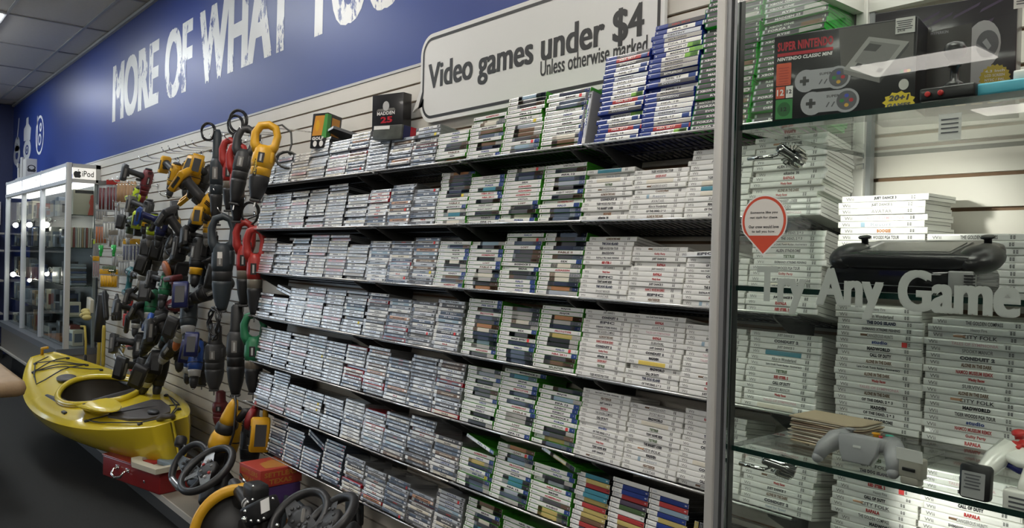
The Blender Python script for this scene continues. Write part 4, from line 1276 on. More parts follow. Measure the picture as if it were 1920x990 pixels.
# yellow blade of a paddle lying across the rear of the cockpit
pt = thing('kayak_paddle', 'yellow paddle blade lying on the kayak behind its seat', 'paddle')
pt.parent = None
B = kt.matrix_basis.copy()
Mk = TR(*(KB + Vector((0, 0, .25)))) @ Euler((R(11), 0, math.atan2(KS.y - KB.y, KS.x - KB.x))).to_matrix().to_4x4()
bc = Vector((.728 * KL, -.185, deck_z(.728, -.185) + .030))
pt.matrix_world = Mk @ TR(*bc) @ rot(z=8)
q = MB()
ol = []
for i in range(20):
    a = 2 * PI * i / 20
    ol.append((.27 * math.cos(a) * (1 if math.cos(a) > 0 else .8), .095 * math.sin(a)))
vs = [(x, y, .03 * (abs(x) / .27) ** 2 + .05 * (y / .095) ** 2) for x, y in ol] + [(x * .5, y * .5, .004) for x, y in ol] + [(0, 0, 0)]
fs = [(i, (i + 1) % 20, (i + 1) % 20 + 20, i + 20) for i in range(20)] + [(i + 20, (i + 1) % 20 + 20, 40) for i in range(20)]
vb = [(x, y, z - .006) for x, y, z in vs]
ypd = mat('paddle_yellow', (0.66, 0.52, 0.03), 0.25, coat=0.4)
q.add(vs, fs, ypd, None, True)
q.add(vb, [f[::-1] for f in fs], ypd, None, True)
q.add([vs[i] for i in range(20)] + [vb[i] for i in range(20)], [(i, i + 20, (i + 1) % 20 + 20, (i + 1) % 20) for i in range(20)], ypd)
q.build('blade', pt)
MB().tube([(-.2, 0, .012), (-.36, .06, -.06), (-.52, .12, -.16)], .014, kblk, 8).build('shaft', pt)
# ---------------------------------------------------------------- speech-bubble sign on the slatwall
sgw = mat('sign_white', (0.70, 0.70, 0.68), 0.4)
sgk = mat('sign_black', (0.025, 0.025, 0.025), 0.45)
SX0, SX1, SZ0, SZ1 = -2.868, -1.555, 2.150, 2.52
SY = 1.893
t = thing('bubble_sign', 'white speech bubble sign about games under four dollars on the slatwall', 'sign', (0, SY, 0))
def bubble(d):
    """rounded speech bubble outline shrunk by d, tail pointing to the tools"""
    x0, x1, z0, z1, r = SX0 + d, SX1 - d, SZ0 + d, SZ1 - d, .085 - d
    p = rrect(x0, z0, x1, z1, max(.02, r), 8)
    # corners come lower right, upper right, upper left, lower left; tail goes into the short edge x0
    cut = 27
    tail = [(x0, 2.295 - d * .5), (x0 - .058 + d * 1.7, 2.208 + d * .55), (x0, 2.232 + d * .9)]
    return p[:cut] + tail + p[cut:]
MB().prism(bubble(0), 0, .012, sgw).build('board', t)
q = MB()
o1, o2 = bubble(.016), bubble(.028)
nn = len(o1)
q.add([(p[0], -.0008, p[1]) for p in o1] + [(p[0], -.0008, p[1]) for p in o2], [(i, (i + 1) % nn, (i + 1) % nn + nn, i + nn) for i in range(nn)], sgk)
q.build('black_outline', t)
q = MB()
def line(s_, pl, pr, pt, h0, bold):
    a, b_ = at(*pl, SY - .001), at(*pr, SY - .001)
    q.heavy(s_, a.x, b_.x, pt, h0, sgk, -.001, 'U', 0.0, bold * 1.9)
line('Video games under $4', (803, 150), (1208, 45), 2.291, .101, .017)
line('Unless otherwise marked', (1013, 135), (1214, 90), 2.236, .052, .010)
q.build('wording', t)

# white pictures on the blue wall
wd = mat('wall_decal_white', (0.62, 0.64, 0.68), 0.45)
def decal(label, loc, fn):
    q = MB()
    fn(q)
    a, c = at(loc[0], (loc[2] + loc[3]) / 2, LW), at(loc[1], (loc[2] + loc[3]) / 2, LW)
    zb, zt = at((loc[0] + loc[1]) / 2, loc[3], LW).z, at((loc[0] + loc[1]) / 2, loc[2], LW).z
    mx0, mx1, mz0, mz1 = min(v[0] for v in q.v), max(v[0] for v in q.v), min(v[2] for v in q.v), max(v[2] for v in q.v)
    q.v = [((v[0] - mx0) / (mx1 - mx0) * (c.x - a.x), v[1], (v[2] - mz0) / (mz1 - mz0) * (zt - zb)) for v in q.v]
    o = q.build('wall_decal', loc=(a.x, LW, zb))
    return tag(o, label, 'wall decal', 'white pictures on the blue wall')
def ringp(q, cx, cz, r0, r1, m, n=24, kx=1.0):
    vs = [(cx + r * kx * math.cos(2 * PI * i / n), 0, cz + r * math.sin(2 * PI * i / n)) for r in (r0, r1) for i in range(n)]
    q.add(vs, [(i, (i + 1) % n, (i + 1) % n + n, i + n) for i in range(n)], m)
def guitar(q):
    ringp(q, 0, -.22, .10, .24, wd, kx=1.3); ringp(q, .02, .02, .03, .19, wd, kx=1.3)
    flat(q, [(-.03, .15), (.06, .15), (.20, .62), (.12, .62)], wd, 0)
def blower(q):
    flat(q, [(-.30, .38), (-.1, .45), (-.08, .62), (.12, .62), (.12, .45), (.36, .30), (.30, .0), (-.30, .05)], wd, 0)
    ringp(q, .02, -.22, .13, .27, wd, kx=1.3); ringp(q, .02, -.22, .05, .08, wd, kx=1.3)
def camera_pic(q):
    ringp(q, .05, .0, .46, .53, wd, kx=.95)
    ringp(q, .06, -.12, .10, .16, wd, kx=1.2); ringp(q, .15, .2, .05, .12, wd, kx=1.2)
    flat(q, [(-.32, -.3), (-.22, -.34), (-.20, .5), (-.30, .58)], wd, 0)
decal('white guitar picture on the blue wall near the far corner', (26, 38, 224, 310), guitar)
decal('white power tool picture on the blue wall, between guitar and camera', (44, 58, 221, 300), blower)
decal('white camera picture on the blue wall, third from the far corner', (67, 82, 213, 290), camera_pic)

# ---------------------------------------------------------------- far glass showcase with lit header
FY = 1.655
FX = [at(p, 330, FY).x for p in (16, 46, 81, 129)]
fs_ = thing('lit_showcase', 'glass showcase with lit header and music player sign beyond the hanging tools', 'showcase')
lit = mat('header_lit', (0.9, 0.9, 0.9), 0.5, emit=(0.93, 0.97, 1.0), estr=SHOWCASE_STRENGTH)
lit2 = mat('side_sign_lit', (0.8, 0.79, 0.75), 0.5, emit=(1.0, 0.95, 0.86), estr=SHOWCASE_STRENGTH * .10)
alw = mat('white_aluminium', (0.55, 0.57, 0.60), 0.4, metal=0.1)
q = MB()
for i, x in enumerate(FX):
    q.box((x, FY, 1.50), (.045 if i < 3 else .055, .045, 1.74), alu if i == 3 else alw, bev=.004)
q.box((FX[3] - .02, WALL - .03, 1.5), (.03, .03, 1.74), alu_d)
q.build('frame_post', fs_)
q = MB()
q.box(((FX[0] + FX[3]) / 2, FY, 2.345), (FX[3] - FX[0] + .05, .05, .035), alw)
q.box(((FX[0] + FX[3]) / 2, FY, 2.195), (FX[3] - FX[0] + .05, .05, .035), alw)
q.box((FX[3], (FY + WALL) / 2, 2.345), (.05, WALL - FY, .035), alu)
q.box((FX[3], (FY + WALL) / 2, 2.205), (.05, WALL - FY, .035), alu)
q.box((FX[3], WALL - .02, 2.28), (.05, .04, .17), alu)
q.box(((FX[0] + FX[3]) / 2, (FY + WALL) / 2, 2.36), (FX[3] - FX[0], WALL - FY, .01), alw)
for i in range(1, 3):
    q.box((FX[i], FY, 2.27), (.04, .05, .12), alw)
q.build('header_frame', fs_)
for i in range(3):
    q = MB()
    q.box(((FX[i] + FX[i + 1]) / 2, FY - .012, 2.27), (FX[i + 1] - FX[i] - .04, .01, .115), lit)
    o = q.build('lit_panel', fs_)
    if i < 2:
        g2 = MB()
        g2.text(['TABLETS', 'IPOD HDSETS'][i], FX[i] + .25, 2.235, .65, .06, mat('header_grey_print', (0.35, 0.35, 0.36), 0.5), FY - .0185, .02)
        g2.build('header_print', o)
q = MB()
q.box((FX[3] + .012, (FY + WALL) / 2 - .005, 2.275), (.01, WALL - FY - .07, .115), lit2)
so = q.build('side_sign', fs_)
q = MB()
ys0, ys1 = FY + .035, WALL - .045
Msd = Matrix(((0, -1, 0, FX[3] + .0185), (1, 0, 0, 0), (0, 0, 1, 0), (0, 0, 0, 1)))
q.text('iPod', ys0 + .072, 2.246, .100, .056, mat('sign_charcoal', (0.03, 0.03, 0.03), 0.5), 0, .012, M=Msd, res=5)
acx, acz = ys0 + .034, 2.268
app = [(0, .022), (.010, .027), (.022, .024), (.029, .013)] + [(.023, .006), (.021, -.003), (.025, -.010), (.030, -.013)] + [(.026, -.026), (.017, -.037), (.009, -.035), (0, -.034), (-.009, -.035), (-.017, -.037), (-.027, -.024), (-.032, -.004), (-.030, .012), (-.022, .024), (-.010, .027)]
flat_pts = [(acx + p[0] * 1.05, acz + p[1]) for p in app]
q.add([tuple(Msd @ Vector((p[0], 0, p[1]))) for p in flat_pts], [tuple(range(len(flat_pts)))], mat('sign_charcoal', (0.03, 0.03, 0.03), 0.5))
leaf = [(acx + .001, acz + .030), (acx + .010, acz + .034), (acx + .014, acz + .046), (acx + .004, acz + .041)]
q.add([tuple(Msd @ Vector((p[0], 0, p[1]))) for p in leaf], [(0, 1, 2, 3)], mat('sign_charcoal', (0.03, 0.03, 0.03), 0.5))
q.build('sign_print', so)
MB().box(((FX[0] + FX[3]) / 2, (FY + WALL) / 2, 2.178), (FX[3] - FX[0] - .06, WALL - FY - .06, .008), mat('showcase_light', (0.9, 0.9, 0.9), 0.5, emit=(1, .98, .94), estr=SHOWCASE_STRENGTH * .5)).build('light_panel', fs_)
pane('glass_door', ((FX[0] + FX[3]) / 2, FY + .005, 1.41), (FX[3] - FX[0], .005, 1.54), g_clear, fs_)
pane('glass_side', (FX[3] + .01, (FY + WALL) / 2, 1.41), (.005, WALL - FY - .05, 1.54), g_clear, fs_)
FSH = (1.885, 1.575, 1.215, 0.92)
for z in FSH:
    pane('glass_shelf', ((FX[0] + FX[3]) / 2, (FY + WALL) / 2 + .01, z), (FX[3] - FX[0] - .05, WALL - FY - .05, .008), g_clear, fs_)
q = MB()
q.box(((FX[0] + FX[3]) / 2, WALL - .012, 1.41), (FX[3] - FX[0], .012, 1.54), mat('showcase_back', (0.03, 0.04, 0.05), 0.5))
q.build('back_panel', fs_)
q = MB()
q.box(((FX[0] + FX[3]) / 2 - .04, (FY + WALL) / 2 - .03, .60), (FX[3] - FX[0] + .12, WALL - FY + .10, .06), mat('plinth_top', (0.10, 0.11, 0.125), 0.4))
q.box(((FX[0] + FX[3]) / 2 - .04, (FY + WALL) / 2 - .01, .43), (FX[3] - FX[0] + .10, WALL - FY + .05, .30), mat('plinth_panel', (0.17, 0.15, 0.125), 0.6))
q.box(((FX[0] + FX[3]) / 2 - .04, (FY + WALL) / 2 - .02, .285), (FX[3] - FX[0] + .11, WALL - FY + .07, .022), mat('plinth_trim', (0.40, 0.38, 0.34), 0.4))
q.box(((FX[0] + FX[3]) / 2 - .04, (FY + WALL) / 2 + .04, .14), (FX[3] - FX[0] + .0, WALL - FY - .08, .28), blk)
q.build('plinth', fs_)
# LED bulbs of the far showcase
for i, (px, py) in enumerate(((33, 421), (59, 420), (91, 420), (28, 513), (59, 524), (92, 512))):
    p = at(px, py, FY + .05)
    t = thing('led_spotlight', 'small lit LED spotlight, %s of six inside the lit showcase' % ORD[i + 1], 'spotlight', p, group='LED spotlights of the lit showcase')
    MB().lathe([(.012, .0), (.02, -.012), (.03, -.05), (.030, -.055)], chrome, 12, rot(150, 0, 20)).build('lamp_head', t)
    MB().sphere((0, -.02, -.01), .030 if i < 4 else .02, mat('led_glow', (1, 1, 1), 0.3, emit=(1, .93, .8), estr=30), seg=10, rings=6).build('bulb', t)
    MB().tube([(0, .0, .02), (0, .12, .05), (0, .22, .05)], .005, chrome, 6).build('arm', t)
# goods on its shelves
GC = [(.03, .035, .045), (.10, .12, .15), (.30, .30, .30), (.45, .44, .40), (.03, .05, .12), (.22, .06, .05), (.06, .06, .065), (.15, .17, .2), (.5, .47, .38), (.02, .02, .02), (.28, .2, .12), (.2, .24, .3)]
gm = [mat('goods_%d' % i, c, .35) for i, c in enumerate(GC)]
k = 0
for r, z in enumerate((1.889, 1.579, 1.219, .924, .632)):
    x = FX[0] + .10
    j = 0
    while x < FX[3] - .20:
        w, h, d = rnd.uniform(.10, .22), rnd.uniform(.08, .23), rnd.uniform(.09, .13)
        w = min(w, FX[3] - .06 - x)
        m = gm[rnd.randrange(12)]
        t = thing('boxed_gadget', 'small boxed gadget, %s along the %s shelf of the lit showcase' % (ORD[j + 1], ORD[r + 1]), 'gadget', (x + w / 2, FY + .115 + rnd.uniform(-.005, .02), z), (0, 0, R(rnd.uniform(-8, 8))), 'boxed gadgets in the lit showcase')
        MB().box((0, 0, h / 2), (w, d, h), m, bev=.004).build('carton', t)
        q = MB()
        q.box((0, -d / 2 - .0006, h * .55), (w * .7, .001, h * .5), gm[(k * 5 + 3) % 12])
        q.box((w / 2 + .0006, 0, h * .5), (.001, d * .7, h * .55), gm[(k * 7 + 2) % 12])
        q.build('cover_print', t)
        x += w + rnd.uniform(.02, .08)
        j += 1
        k += 1
# end of the showcase, seen through its side pane
t = thing('figure_box', 'cream box printed with a red figure at the end of the top showcase shelf', 'box', (FX[3] - .18, FY + .035, 1.889))
MB().box((.055, .105, .12), (.11, .17, .24), mat('cream_carton', (0.36, 0.33, 0.26), .45), bev=.002).build('carton', t)
q = MB()
Mx = Matrix(((0, -1, 0, .1106), (1, 0, 0, 0), (0, 0, 1, 0), (0, 0, 0, 1)))
def fl2(poly, m, d=0):
    q.add([tuple(Mx @ Vector((p[0], -.0002 - d, p[1]))) for p in poly], [tuple(range(len(poly)))], m)
fl2([(.035, .205), (.215, .205), (.215, .236), (.035, .236)], blk)
rf = mat('figure_red', (0.42, 0.06, 0.04), .45)
fl2(ell(.185, .175, .020, .022), rf)
fl2([(.165, .160), (.205, .160), (.212, .12), (.200, .10), (.213, .0), (.145, .0), (.165, .09), (.155, .12)], rf)
q.build('print', t)
for i in range(9):
    q = MB()
    q.box((0, 0, .011), (.16, .135, .020), [gm[7], gm[4], gm[6], gm[11]][i % 4], bev=.002)
    o = q.build('boxed_disc_set', loc=(FX[3] - .14, FY + .11, 1.219 + i * .0225), rot=(0, 0, R(rnd.uniform(-4, 4))))
    tag(o, 'dark boxed disc set, %s in the pile at the end of the lit showcase' % ('lowest' if i == 0 else ORD[i + 1] + ' up'), 'disc set', 'boxed disc sets in the lit showcase')
for i in range(11):
    m = [gm[3], gm[8], gm[5], gm[2], gm[8], gm[3], gm[10], gm[2], gm[5], gm[3], gm[8]][i]
    o = MB().box((0, 0, .095), (.13, .013, .19), m, bev=.001).build('upright_disc_case', loc=(FX[3] - .13, FY + .03 + i * .0185, 1.579))
    tag(o, 'upright disc case, %s from the glass at the end of the second showcase shelf' % ORD[i + 1], 'disc case', 'upright disc cases in the lit showcase')
wb = mat('white_box', (0.50, 0.50, 0.50), .4)
t = thing('headphone_box', 'white headphone box standing on the lit showcase', 'box', (at(44, 320, FY + .03).x, FY + .01, 2.366))
MB().box((.10, .07, .115), (.20, .11, .23), wb, bev=.004).build('carton', t)
q = MB()
ringp(q, .07, .125, .022, .032, blk, 20, kx=1.3)
flat(q, ell(.045, .095, .018, .02), blk, -.0003); flat(q, ell(.095, .095, .018, .02), blk, -.0003); flat(q, ell(.07, .088, .036, .012), blk, -.0004)
q.v = [(.2012 - v[1], v[0], v[2]) for v in q.v]
q.build('headphone_print', t)
t = thing('display_stand', 'narrow white display stand on the lit showcase beside the headphone box', 'stand', (at(39, 322, FY + .03).x, FY + .0, 2.366))
q = MB()
q.box((-.1, .03, .10), (.06, .03, .20), wb); q.box((.1, .03, .13), (.09, .03, .26), wb); q.box((0, .03, .01), (.32, .06, .02), wb); q.box((0, .045, .13), (.2, .004, .2), gm[6])
q.build('frame', t)
MB().box((-.1, .012, .18), (.10, .004, .05), gm[2]).build('card', t)

# fixtures along the far end of the shop
t = thing('end_display', 'dark display shelves against the far end wall', 'display shelving', (-13.3, 0.2, 0))
q = MB()
q.box((-.2, 0, 1.1), (.04, 3.2, 2.2), gm[9]); q.box((0, 0, .1), (.5, 3.2, .2), gm[9])
q.build('back', t)
MB().box((-.17, 0, 2.03), (.03, 3.2, .33), cream).build('header', t)
for z in (.62, 1.08, 1.50, 1.74):
    MB().box((0, 0, z), (.42, 3.2, .025), mat('end_shelf', (0.30, 0.29, 0.26), .5)).build('shelf', t)
for i in range(16):
    z = [.633, 1.093, 1.513, 1.753][i % 4]
    o = MB().box((0, 0, .09), (.2, rnd.uniform(.16, .3), .18), gm[[9, 6, 0, 4, 9, 6, 5][i % 7]], bev=.02).build('dark_bag', loc=(-13.25, -1.2 + .62 * (i // 4) + rnd.uniform(-.1, .1) + .5, z))
    tag(o, 'dark goods on the far end display, %s from the kayak on its %s shelf' % (ORD[4 - i // 4], ORD[4 - i % 4]), 'bag', 'dark goods on the end display')
t = thing('orange_case', 'orange tool case on the floor by the far end wall', 'case', (-12.6, 1.05, 0))
MB().box((0, 0, .27), (.4, .5, .16), mat('orange_case_plastic', (0.42, 0.16, 0.02), .5), bev=.02).build('lid', t)
MB().box((0, 0, .095), (.38, .48, .19), gm[6], bev=.02).build('body', t)
# tan padded bench end in the aisle
tan = mat('tan_leather', (0.34, 0.23, 0.13), .6, var=.25, vscale=12, bump=.2, bscale=60)
t = thing('padded_bench', 'tan padded bench end poking into the aisle by the kayak', 'bench', (-5.57, .86, 0))
MB().box((-.75, -.09, .725), (1.5, .26, .10), tan, bev=.045).build('seat', t)
for x in (-1.42, -1.25):
    for y in (-.17, .0):
        MB().tube([(x, y, 0), (x, y, .70)], .02, blk, 8).build('leg', t)
# ---------------------------------------------------------------- hanging tools
TC = {'yellow': (.62, .33, .012), 'black': (.014, .014, .015), 'dark': (.035, .036, .038), 'red': (.36, .025, .02), 'crimson': (.20, .018, .02), 'maroon': (.13, .015, .018), 'lime': (.46, .58, .02), 'blue': (.02, .07, .30), 'navy': (.015, .02, .09), 'teal': (.012, .10, .11), 'green': (.02, .16, .07), 'grey': (.16, .155, .145), 'taupe': (.20, .175, .14), 'silver': (.40, .40, .39), 'orange': (.42, .12, .03), 'slate': (.03, .04, .048), 'olive': (.06, .09, .045), 'white': (.5, .49, .44)}
def tm(c):
    return mat('tool_' + c, TC[c], .42 if c not in ('black', 'dark', 'slate') else .5)
steel = mat('tool_steel', (.5, .5, .5), .25, metal=1.0)
def frame_at(px, py, Y, d, h):
    """Frame at a sight point: local x along d, local -z along h (both as (along wall, towards wall, up))."""
    X = Vector((d[0], d[1] * .35, d[2])).normalized()
    Z = -Vector((h[0], h[1] * .5 - .12, h[2]))
    Z = (Z - X * Z.dot(X)).normalized()
    Yv = Z.cross(X)
    p = at(px, py, Y)
    return Matrix(((X.x, Yv.x, Z.x, p.x), (X.y, Yv.y, Z.y, p.y), (X.z, Yv.z, Z.z, p.z), (0, 0, 0, 1)))
def drill(px, py, d, h, label, body='yellow', batt='dark', hand='black', chuck='dark', Y=1.78, s=1.0, ring=None, base=True):
    t = thing('cordless_drill', label, 'drill', group=None)
    t.matrix_world = frame_at(px, py, Y, d, h) @ Matrix.Scale(s * 1.14, 4)
    q = MB()
    q.tube([(-.085, 0, 0), (-.075, 0, 0), (-.03, 0, 0), (.03, 0, -.002), (.055, 0, -.002)], [.020, .031, .034, .034, .030], tm(body), 14)
    q.box((-.03, 0, .028), (.07, .030, .016), tm(body), bev=.006)
    q.tube([(-.094, 0, 0), (-.086, 0, 0)], [.018, .026], tm('dark'), 12)
    q.tube([(.020, 0, -.001), (.024, 0, -.001)], .0352, tm('black'), 14)
    for sy in (-1, 1):
        q.box((-.012, sy * .0335, .002), (.050, .002, .017), tm('black' if body not in ('black', 'dark', 'slate') else 'grey'))
        q.box((-.012, sy * .0347, .002), (.034, .001, .006), tm('silver'))
        for i in range(3):
            q.box((-.058 - .007 * i, sy * .0325, .004), (.003, .002, .026), tm('black'))
    q.build('housing', t)
    q = MB()
    q.tube([(.055, 0, -.002), (.062, 0, -.002), (.085, 0, -.002)], [.030, .028, .026], tm(ring or chuck), 14)
    q.build('clutch_ring', t)
    q = MB()
    q.tube([(.085, 0, -.002), (.105, 0, -.002), (.125, 0, -.002), (.138, 0, -.002)], [.021, .021, .017, .010], tm(chuck), 14)
    q.tube([(.138, 0, -.002), (.143, 0, -.002)], .006, steel, 8)
    q.build('chuck', t)
    q = MB()
    q.tube([(-.035, 0, -.02), (-.042, 0, -.06), (-.05, 0, -.115), (-.05, 0, -.125)], [.024, .019, .020, .026], tm(hand), 12)
    q.build('handle', t)
    MB().box((-.008, 0, -.05), (.018, .016, .032), tm('dark'), bev=.005).build('trigger', t)
    if base:
        q = MB()
        q.prism([(-.088, -.128), (.010, -.128), (.018, -.140), (.018, -.158), (-.082, -.158), (-.094, -.148)], -.030, .030, tm(batt), bev=.005)
        q.box((-.04, 0, -.122), (.05, .034, .02), tm(hand), bev=.004)
        for sy in (-1, 1):
            q.box((-.035, sy * .0305, -.144), (.060, .002, .012), tm('dark' if batt not in ('black', 'dark') else 'grey'))
        q.box((-.035, 0, -.1585), (.07, .036, .002), tm('dark'))
        q.build('battery', t)
    return t
def recip(px, py, label, body='red', hand='red', boot='black', Y=1.77, L=.46, lean=(0, 0), fat=1.0, tag_=None, loop=True, cord=None, back='grey'):
    """Long corded saw hanging nose down; (px,py) is its top."""
    t = thing('reciprocating_saw', label, 'saw')
    t.matrix_world = frame_at(px, py, Y, (.5, 2.1, lean[0]), (lean[0] * -1, .24, -1)) @ Matrix.Rotation(R(lean[1]), 4, 'Z')
    k = L / .46
    f = .036 * fat
    if loop:
        q = MB()
        g = .86 * fat
        q.tube([(-.016 * g, 0, -.16 * k), (-.046 * g, 0, -.12 * k), (-.050 * g, 0, -.06 * k), (-.034 * g, 0, -.016 * k), (0, 0, -.004 * k), (.030 * g, 0, -.018 * k), (.044 * g, 0, -.06 * k), (.040 * g, 0, -.12 * k), (.014 * g, 0, -.16 * k)], [.028 * fat, .024, .021, .021, .021, .020, .019, .021, .028 * fat], tm(hand), 12)
        q.box((-.030 * g, 0, -.085 * k), (.014, .012, .034), tm('dark'), bev=.004)
        q.build('handle', t)
    else:
        q = MB()
        q.tube([(0, 0, 0), (0, 0, -.02 * k), (0, 0, -.12 * k), (0, 0, -.16 * k)], [.014, .024 * fat, .026 * fat, f], tm(hand), 12)
        q.build('handle', t)
    q = MB()
    q.tube([(0, 0, -.125 * k), (0, 0, -.15 * k), (0, 0, -.22 * k), (0, 0, -.255 * k)], [f * .7, f * 1.05, f * 1.12, f], tm(body), 12)
    for sy in (-1, 1):
        q.box((0, sy * f * 1.08, -.20 * k), (.030, .004, .055 * k), tm('black' if body not in ('black', 'dark', 'slate') else 'grey'))
        q.box((0, sy * (f * 1.08 + .0022), -.20 * k), (.010, .001, .040 * k), tm('silver'))
    q.box((f * .6, 0, -.19 * k), (f * 1.1, f * 1.3, .07 * k), tm(body), bev=.012)
    q.build('housing', t)
    q = MB()
    q.tube([(0, 0, -.245 * k), (0, 0, -.26 * k), (0, 0, -.30 * k)], [f, f * 1.03, f * .98], tm(back), 12)
    q.build('gear_case', t)
    q = MB()
    q.tube([(0, 0, -.295 * k), (0, 0, -.31 * k), (0, 0, -.37 * k), (0, 0, -.41 * k), (0, 0, -.425 * k)], [f, f * 1.02, f * .85, f * .60, f * .5], tm(boot), 12)
    q.build('boot', t)
    q = MB()
    q.box((0, 0, -.432 * k), (.05, .045, .012), tm('dark'), bev=.003)
    q.box((0, 0, -.45 * k), (.006, .012, .03), steel)
    q.build('shoe', t)
    if tag_:
        MB().box(tag_, (.026, .002, .036), mat('price_label', (0.72, 0.71, 0.68), 0.5), bev=0).build('price_label', t)
    if cord:
        q = MB()
        pts = []
        for i in range(88):
            a = 2 * PI * i / 22
            r_ = cord[0] * (1 + .16 * math.sin(i * .27))
            pts.append((cord[1] + r_ * .75 * math.cos(a), .014 * math.sin(i * .36), cord[2] + r_ * math.sin(a)))
        q.tube([(0, 0, -.01), (cord[1] * .5, .01, cord[2] * .4)] + pts, .0048, blp, 6)
        q.build('cord', t)
    return t
def hook(px, py, i):
    p = at(px, py, 1.70)
    t = thing('peg_hook', 'chrome peg hook on the slatwall, %s above the hanging tools' % ORD[i + 1], 'hook', (p.x, WALL, p.z), group='peg hooks above the tools')
    MB().tube([(0, -.001, .0), (0, -.19, -.006), (0, -.215, .004), (0, -.228, .028)], .0034, chrome, 6).build('prong', t)
    MB().box((0, -.004, .004), (.028, .006, .032), chrome, bev=.002).build('plate', t)
for i, (x, y) in enumerate(((262, 300), (276, 294), (305, 284), (317, 281), (335, 278), (348, 274), (362, 272), (384, 262), (395, 260), (421, 259), (452, 246), (212, 340), (221, 337), (232, 333), (240, 345), (300, 366), (312, 368), (392, 366), (402, 362), (410, 398), (228, 640), (258, 462))):
    hook(x, y, i)
# first row of drills
drill(274, 342, (-.15, -.35, -.95), (.15, -.3, .98), 'dark red cordless drill hanging under the first pair of hooks', 'maroon', 'dark', 'dark', 'maroon')
drill(326, 332, (-.30, -.3, -.9), (-.55, .1, .85), 'yellow cordless drill hanging apart at the start of the yellow ones', 'yellow', 'yellow', 'dark', 'dark', Y=1.74, s=.95)
drill(350, 330, (.05, -.2, -.98), (-.75, .2, .65), 'yellow cordless drill half hidden behind a larger yellow drill', 'yellow', 'yellow', 'dark', 'black', Y=1.80, s=.95)
drill(367, 326, (-.08, -.55, -.95), (.8, -.1, .55), 'bright yellow cordless drill in the middle of the top hook row', 'yellow', 'yellow', 'yellow', 'dark', Y=1.70, s=1.0)
drill(385, 338, (-.05, -.75, -.75), (.25, .1, 1), 'cordless drill with wide yellow battery foot beside the long black tool', 'dark', 'yellow', 'dark', 'black', Y=1.76, s=.95)
# long tools
recip(408, 243, 'long black polisher hanging beside the yellow drills', 'slate', 'slate', 'black', Y=1.72, L=.60, loop=False, back='slate', cord=(.05, -.05, -.02), fat=1.0)
recip(432, 262, 'red and grey saw hanging first of two matching saws', 'red', 'red', 'black', Y=1.74, L=.44, back='taupe', cord=(.055, .03, .08))
recip(447, 270, 'red and grey saw hanging second of two matching saws, towards the shelves', 'red', 'red', 'black', Y=1.70, L=.46, back='taupe', cord=(.06, .0, .12), fat=1.05)
recip(466, 240, 'dark grey saw with white label beside the big yellow saw', 'dark', 'dark', 'black', Y=1.74, L=.46, back='dark', tag_=(.0, -.042, -.20), fat=1.15, lean=(-.12, 0))
t = recip(505, 233, 'big yellow corded saw with closed handle above the end of the top shelf', 'yellow', 'yellow', 'black', Y=1.66, L=.42, back='yellow', fat=1.35, lean=(-.12, 0))
q = MB()
q.tube([(.02, 0, -.01), (.06, .01, .01), (.11, .01, -.02), (.125, .0, -.08), (.12, 0, -.13)] + [(.12 + .055 * math.cos(a * .42), .012 * math.sin(a), -.165 + .042 * math.sin(a * .42)) for a in range(60)], .0052, mat('grey_cord', (.06, .06, .055), .5), 6)
q.build('cord', t)
q = MB()
q.box((-.018, -.046, -.235), (.018, .004, .085), blk, bev=.001)
q.text('DEWALT', -.045, -.006, .07, .010, mat('brand_yellow', (.55, .38, .03), .5), -.0490, .04, M=TR(-.018, 0, -.235) @ rot(y=90) @ TR(.01, 0, 0))
q.build('name_plate', t)
# second tier
drill(255, 372, (-.4, -.3, -.8), (.2, .0, -1), 'lime green drill with dark handle below the dark red drill', 'lime', 'lime', 'dark', 'dark', Y=1.76, s=.9)
drill(252, 413, (1, -.05, -.02), (.0, .1, 1), 'dark green drill lying level below the lime battery', 'olive', 'lime', 'dark', 'grey', Y=1.74, s=1.05)
drill(246, 425, (-.15, -.3, -.95), (.3, .1, .9), 'olive drill with bright metal chuck pointing down', 'olive', 'dark', 'dark', 'silver', Y=1.78, s=.9)
drill(276, 400, (-.1, -.3, -.9), (-.1, .2, 1), 'dark drill with small yellow trim beside the blue battery', 'dark', 'grey', 'dark', 'black', Y=1.76, ring='yellow')
drill(286, 425, (-.15, -.25, -.95), (.3, -.1, .9), 'lime drill with lime battery foot uppermost', 'lime', 'lime', 'dark', 'grey', Y=1.72, s=.95)
drill(303, 425, (-.2, -.3, -.9), (.1, -.1, 1), 'blue drill with bright blue battery foot uppermost', 'navy', 'blue', 'navy', 'dark', Y=1.70, s=.95)
drill(276, 435, (.1, -.2, -.95), (-.3, .3, .9), 'black drill with pale ring among the green drills', 'dark', 'black', 'black', 'black', Y=1.80, ring='silver', s=.9)
drill(330, 421, (.6, -.5, -.4), (-.3, .3, .9), 'small yellow drill with metal nose under the yellow foot plates', 'yellow', 'dark', 'dark', 'silver', Y=1.76, s=.8)
drill(383, 396, (-.65, -.45, -.55), (.5, .1, .8), 'big yellow and black hammer drill pointing down towards the showcase', 'yellow', 'yellow', 'dark', 'black', Y=1.70, s=1.35)
drill(392, 421, (.0, -.3, -.95), (.25, -.1, .95), 'slim yellow drill under a bright yellow battery foot', 'yellow', 'yellow', 'dark', 'grey', Y=1.72, s=.85)
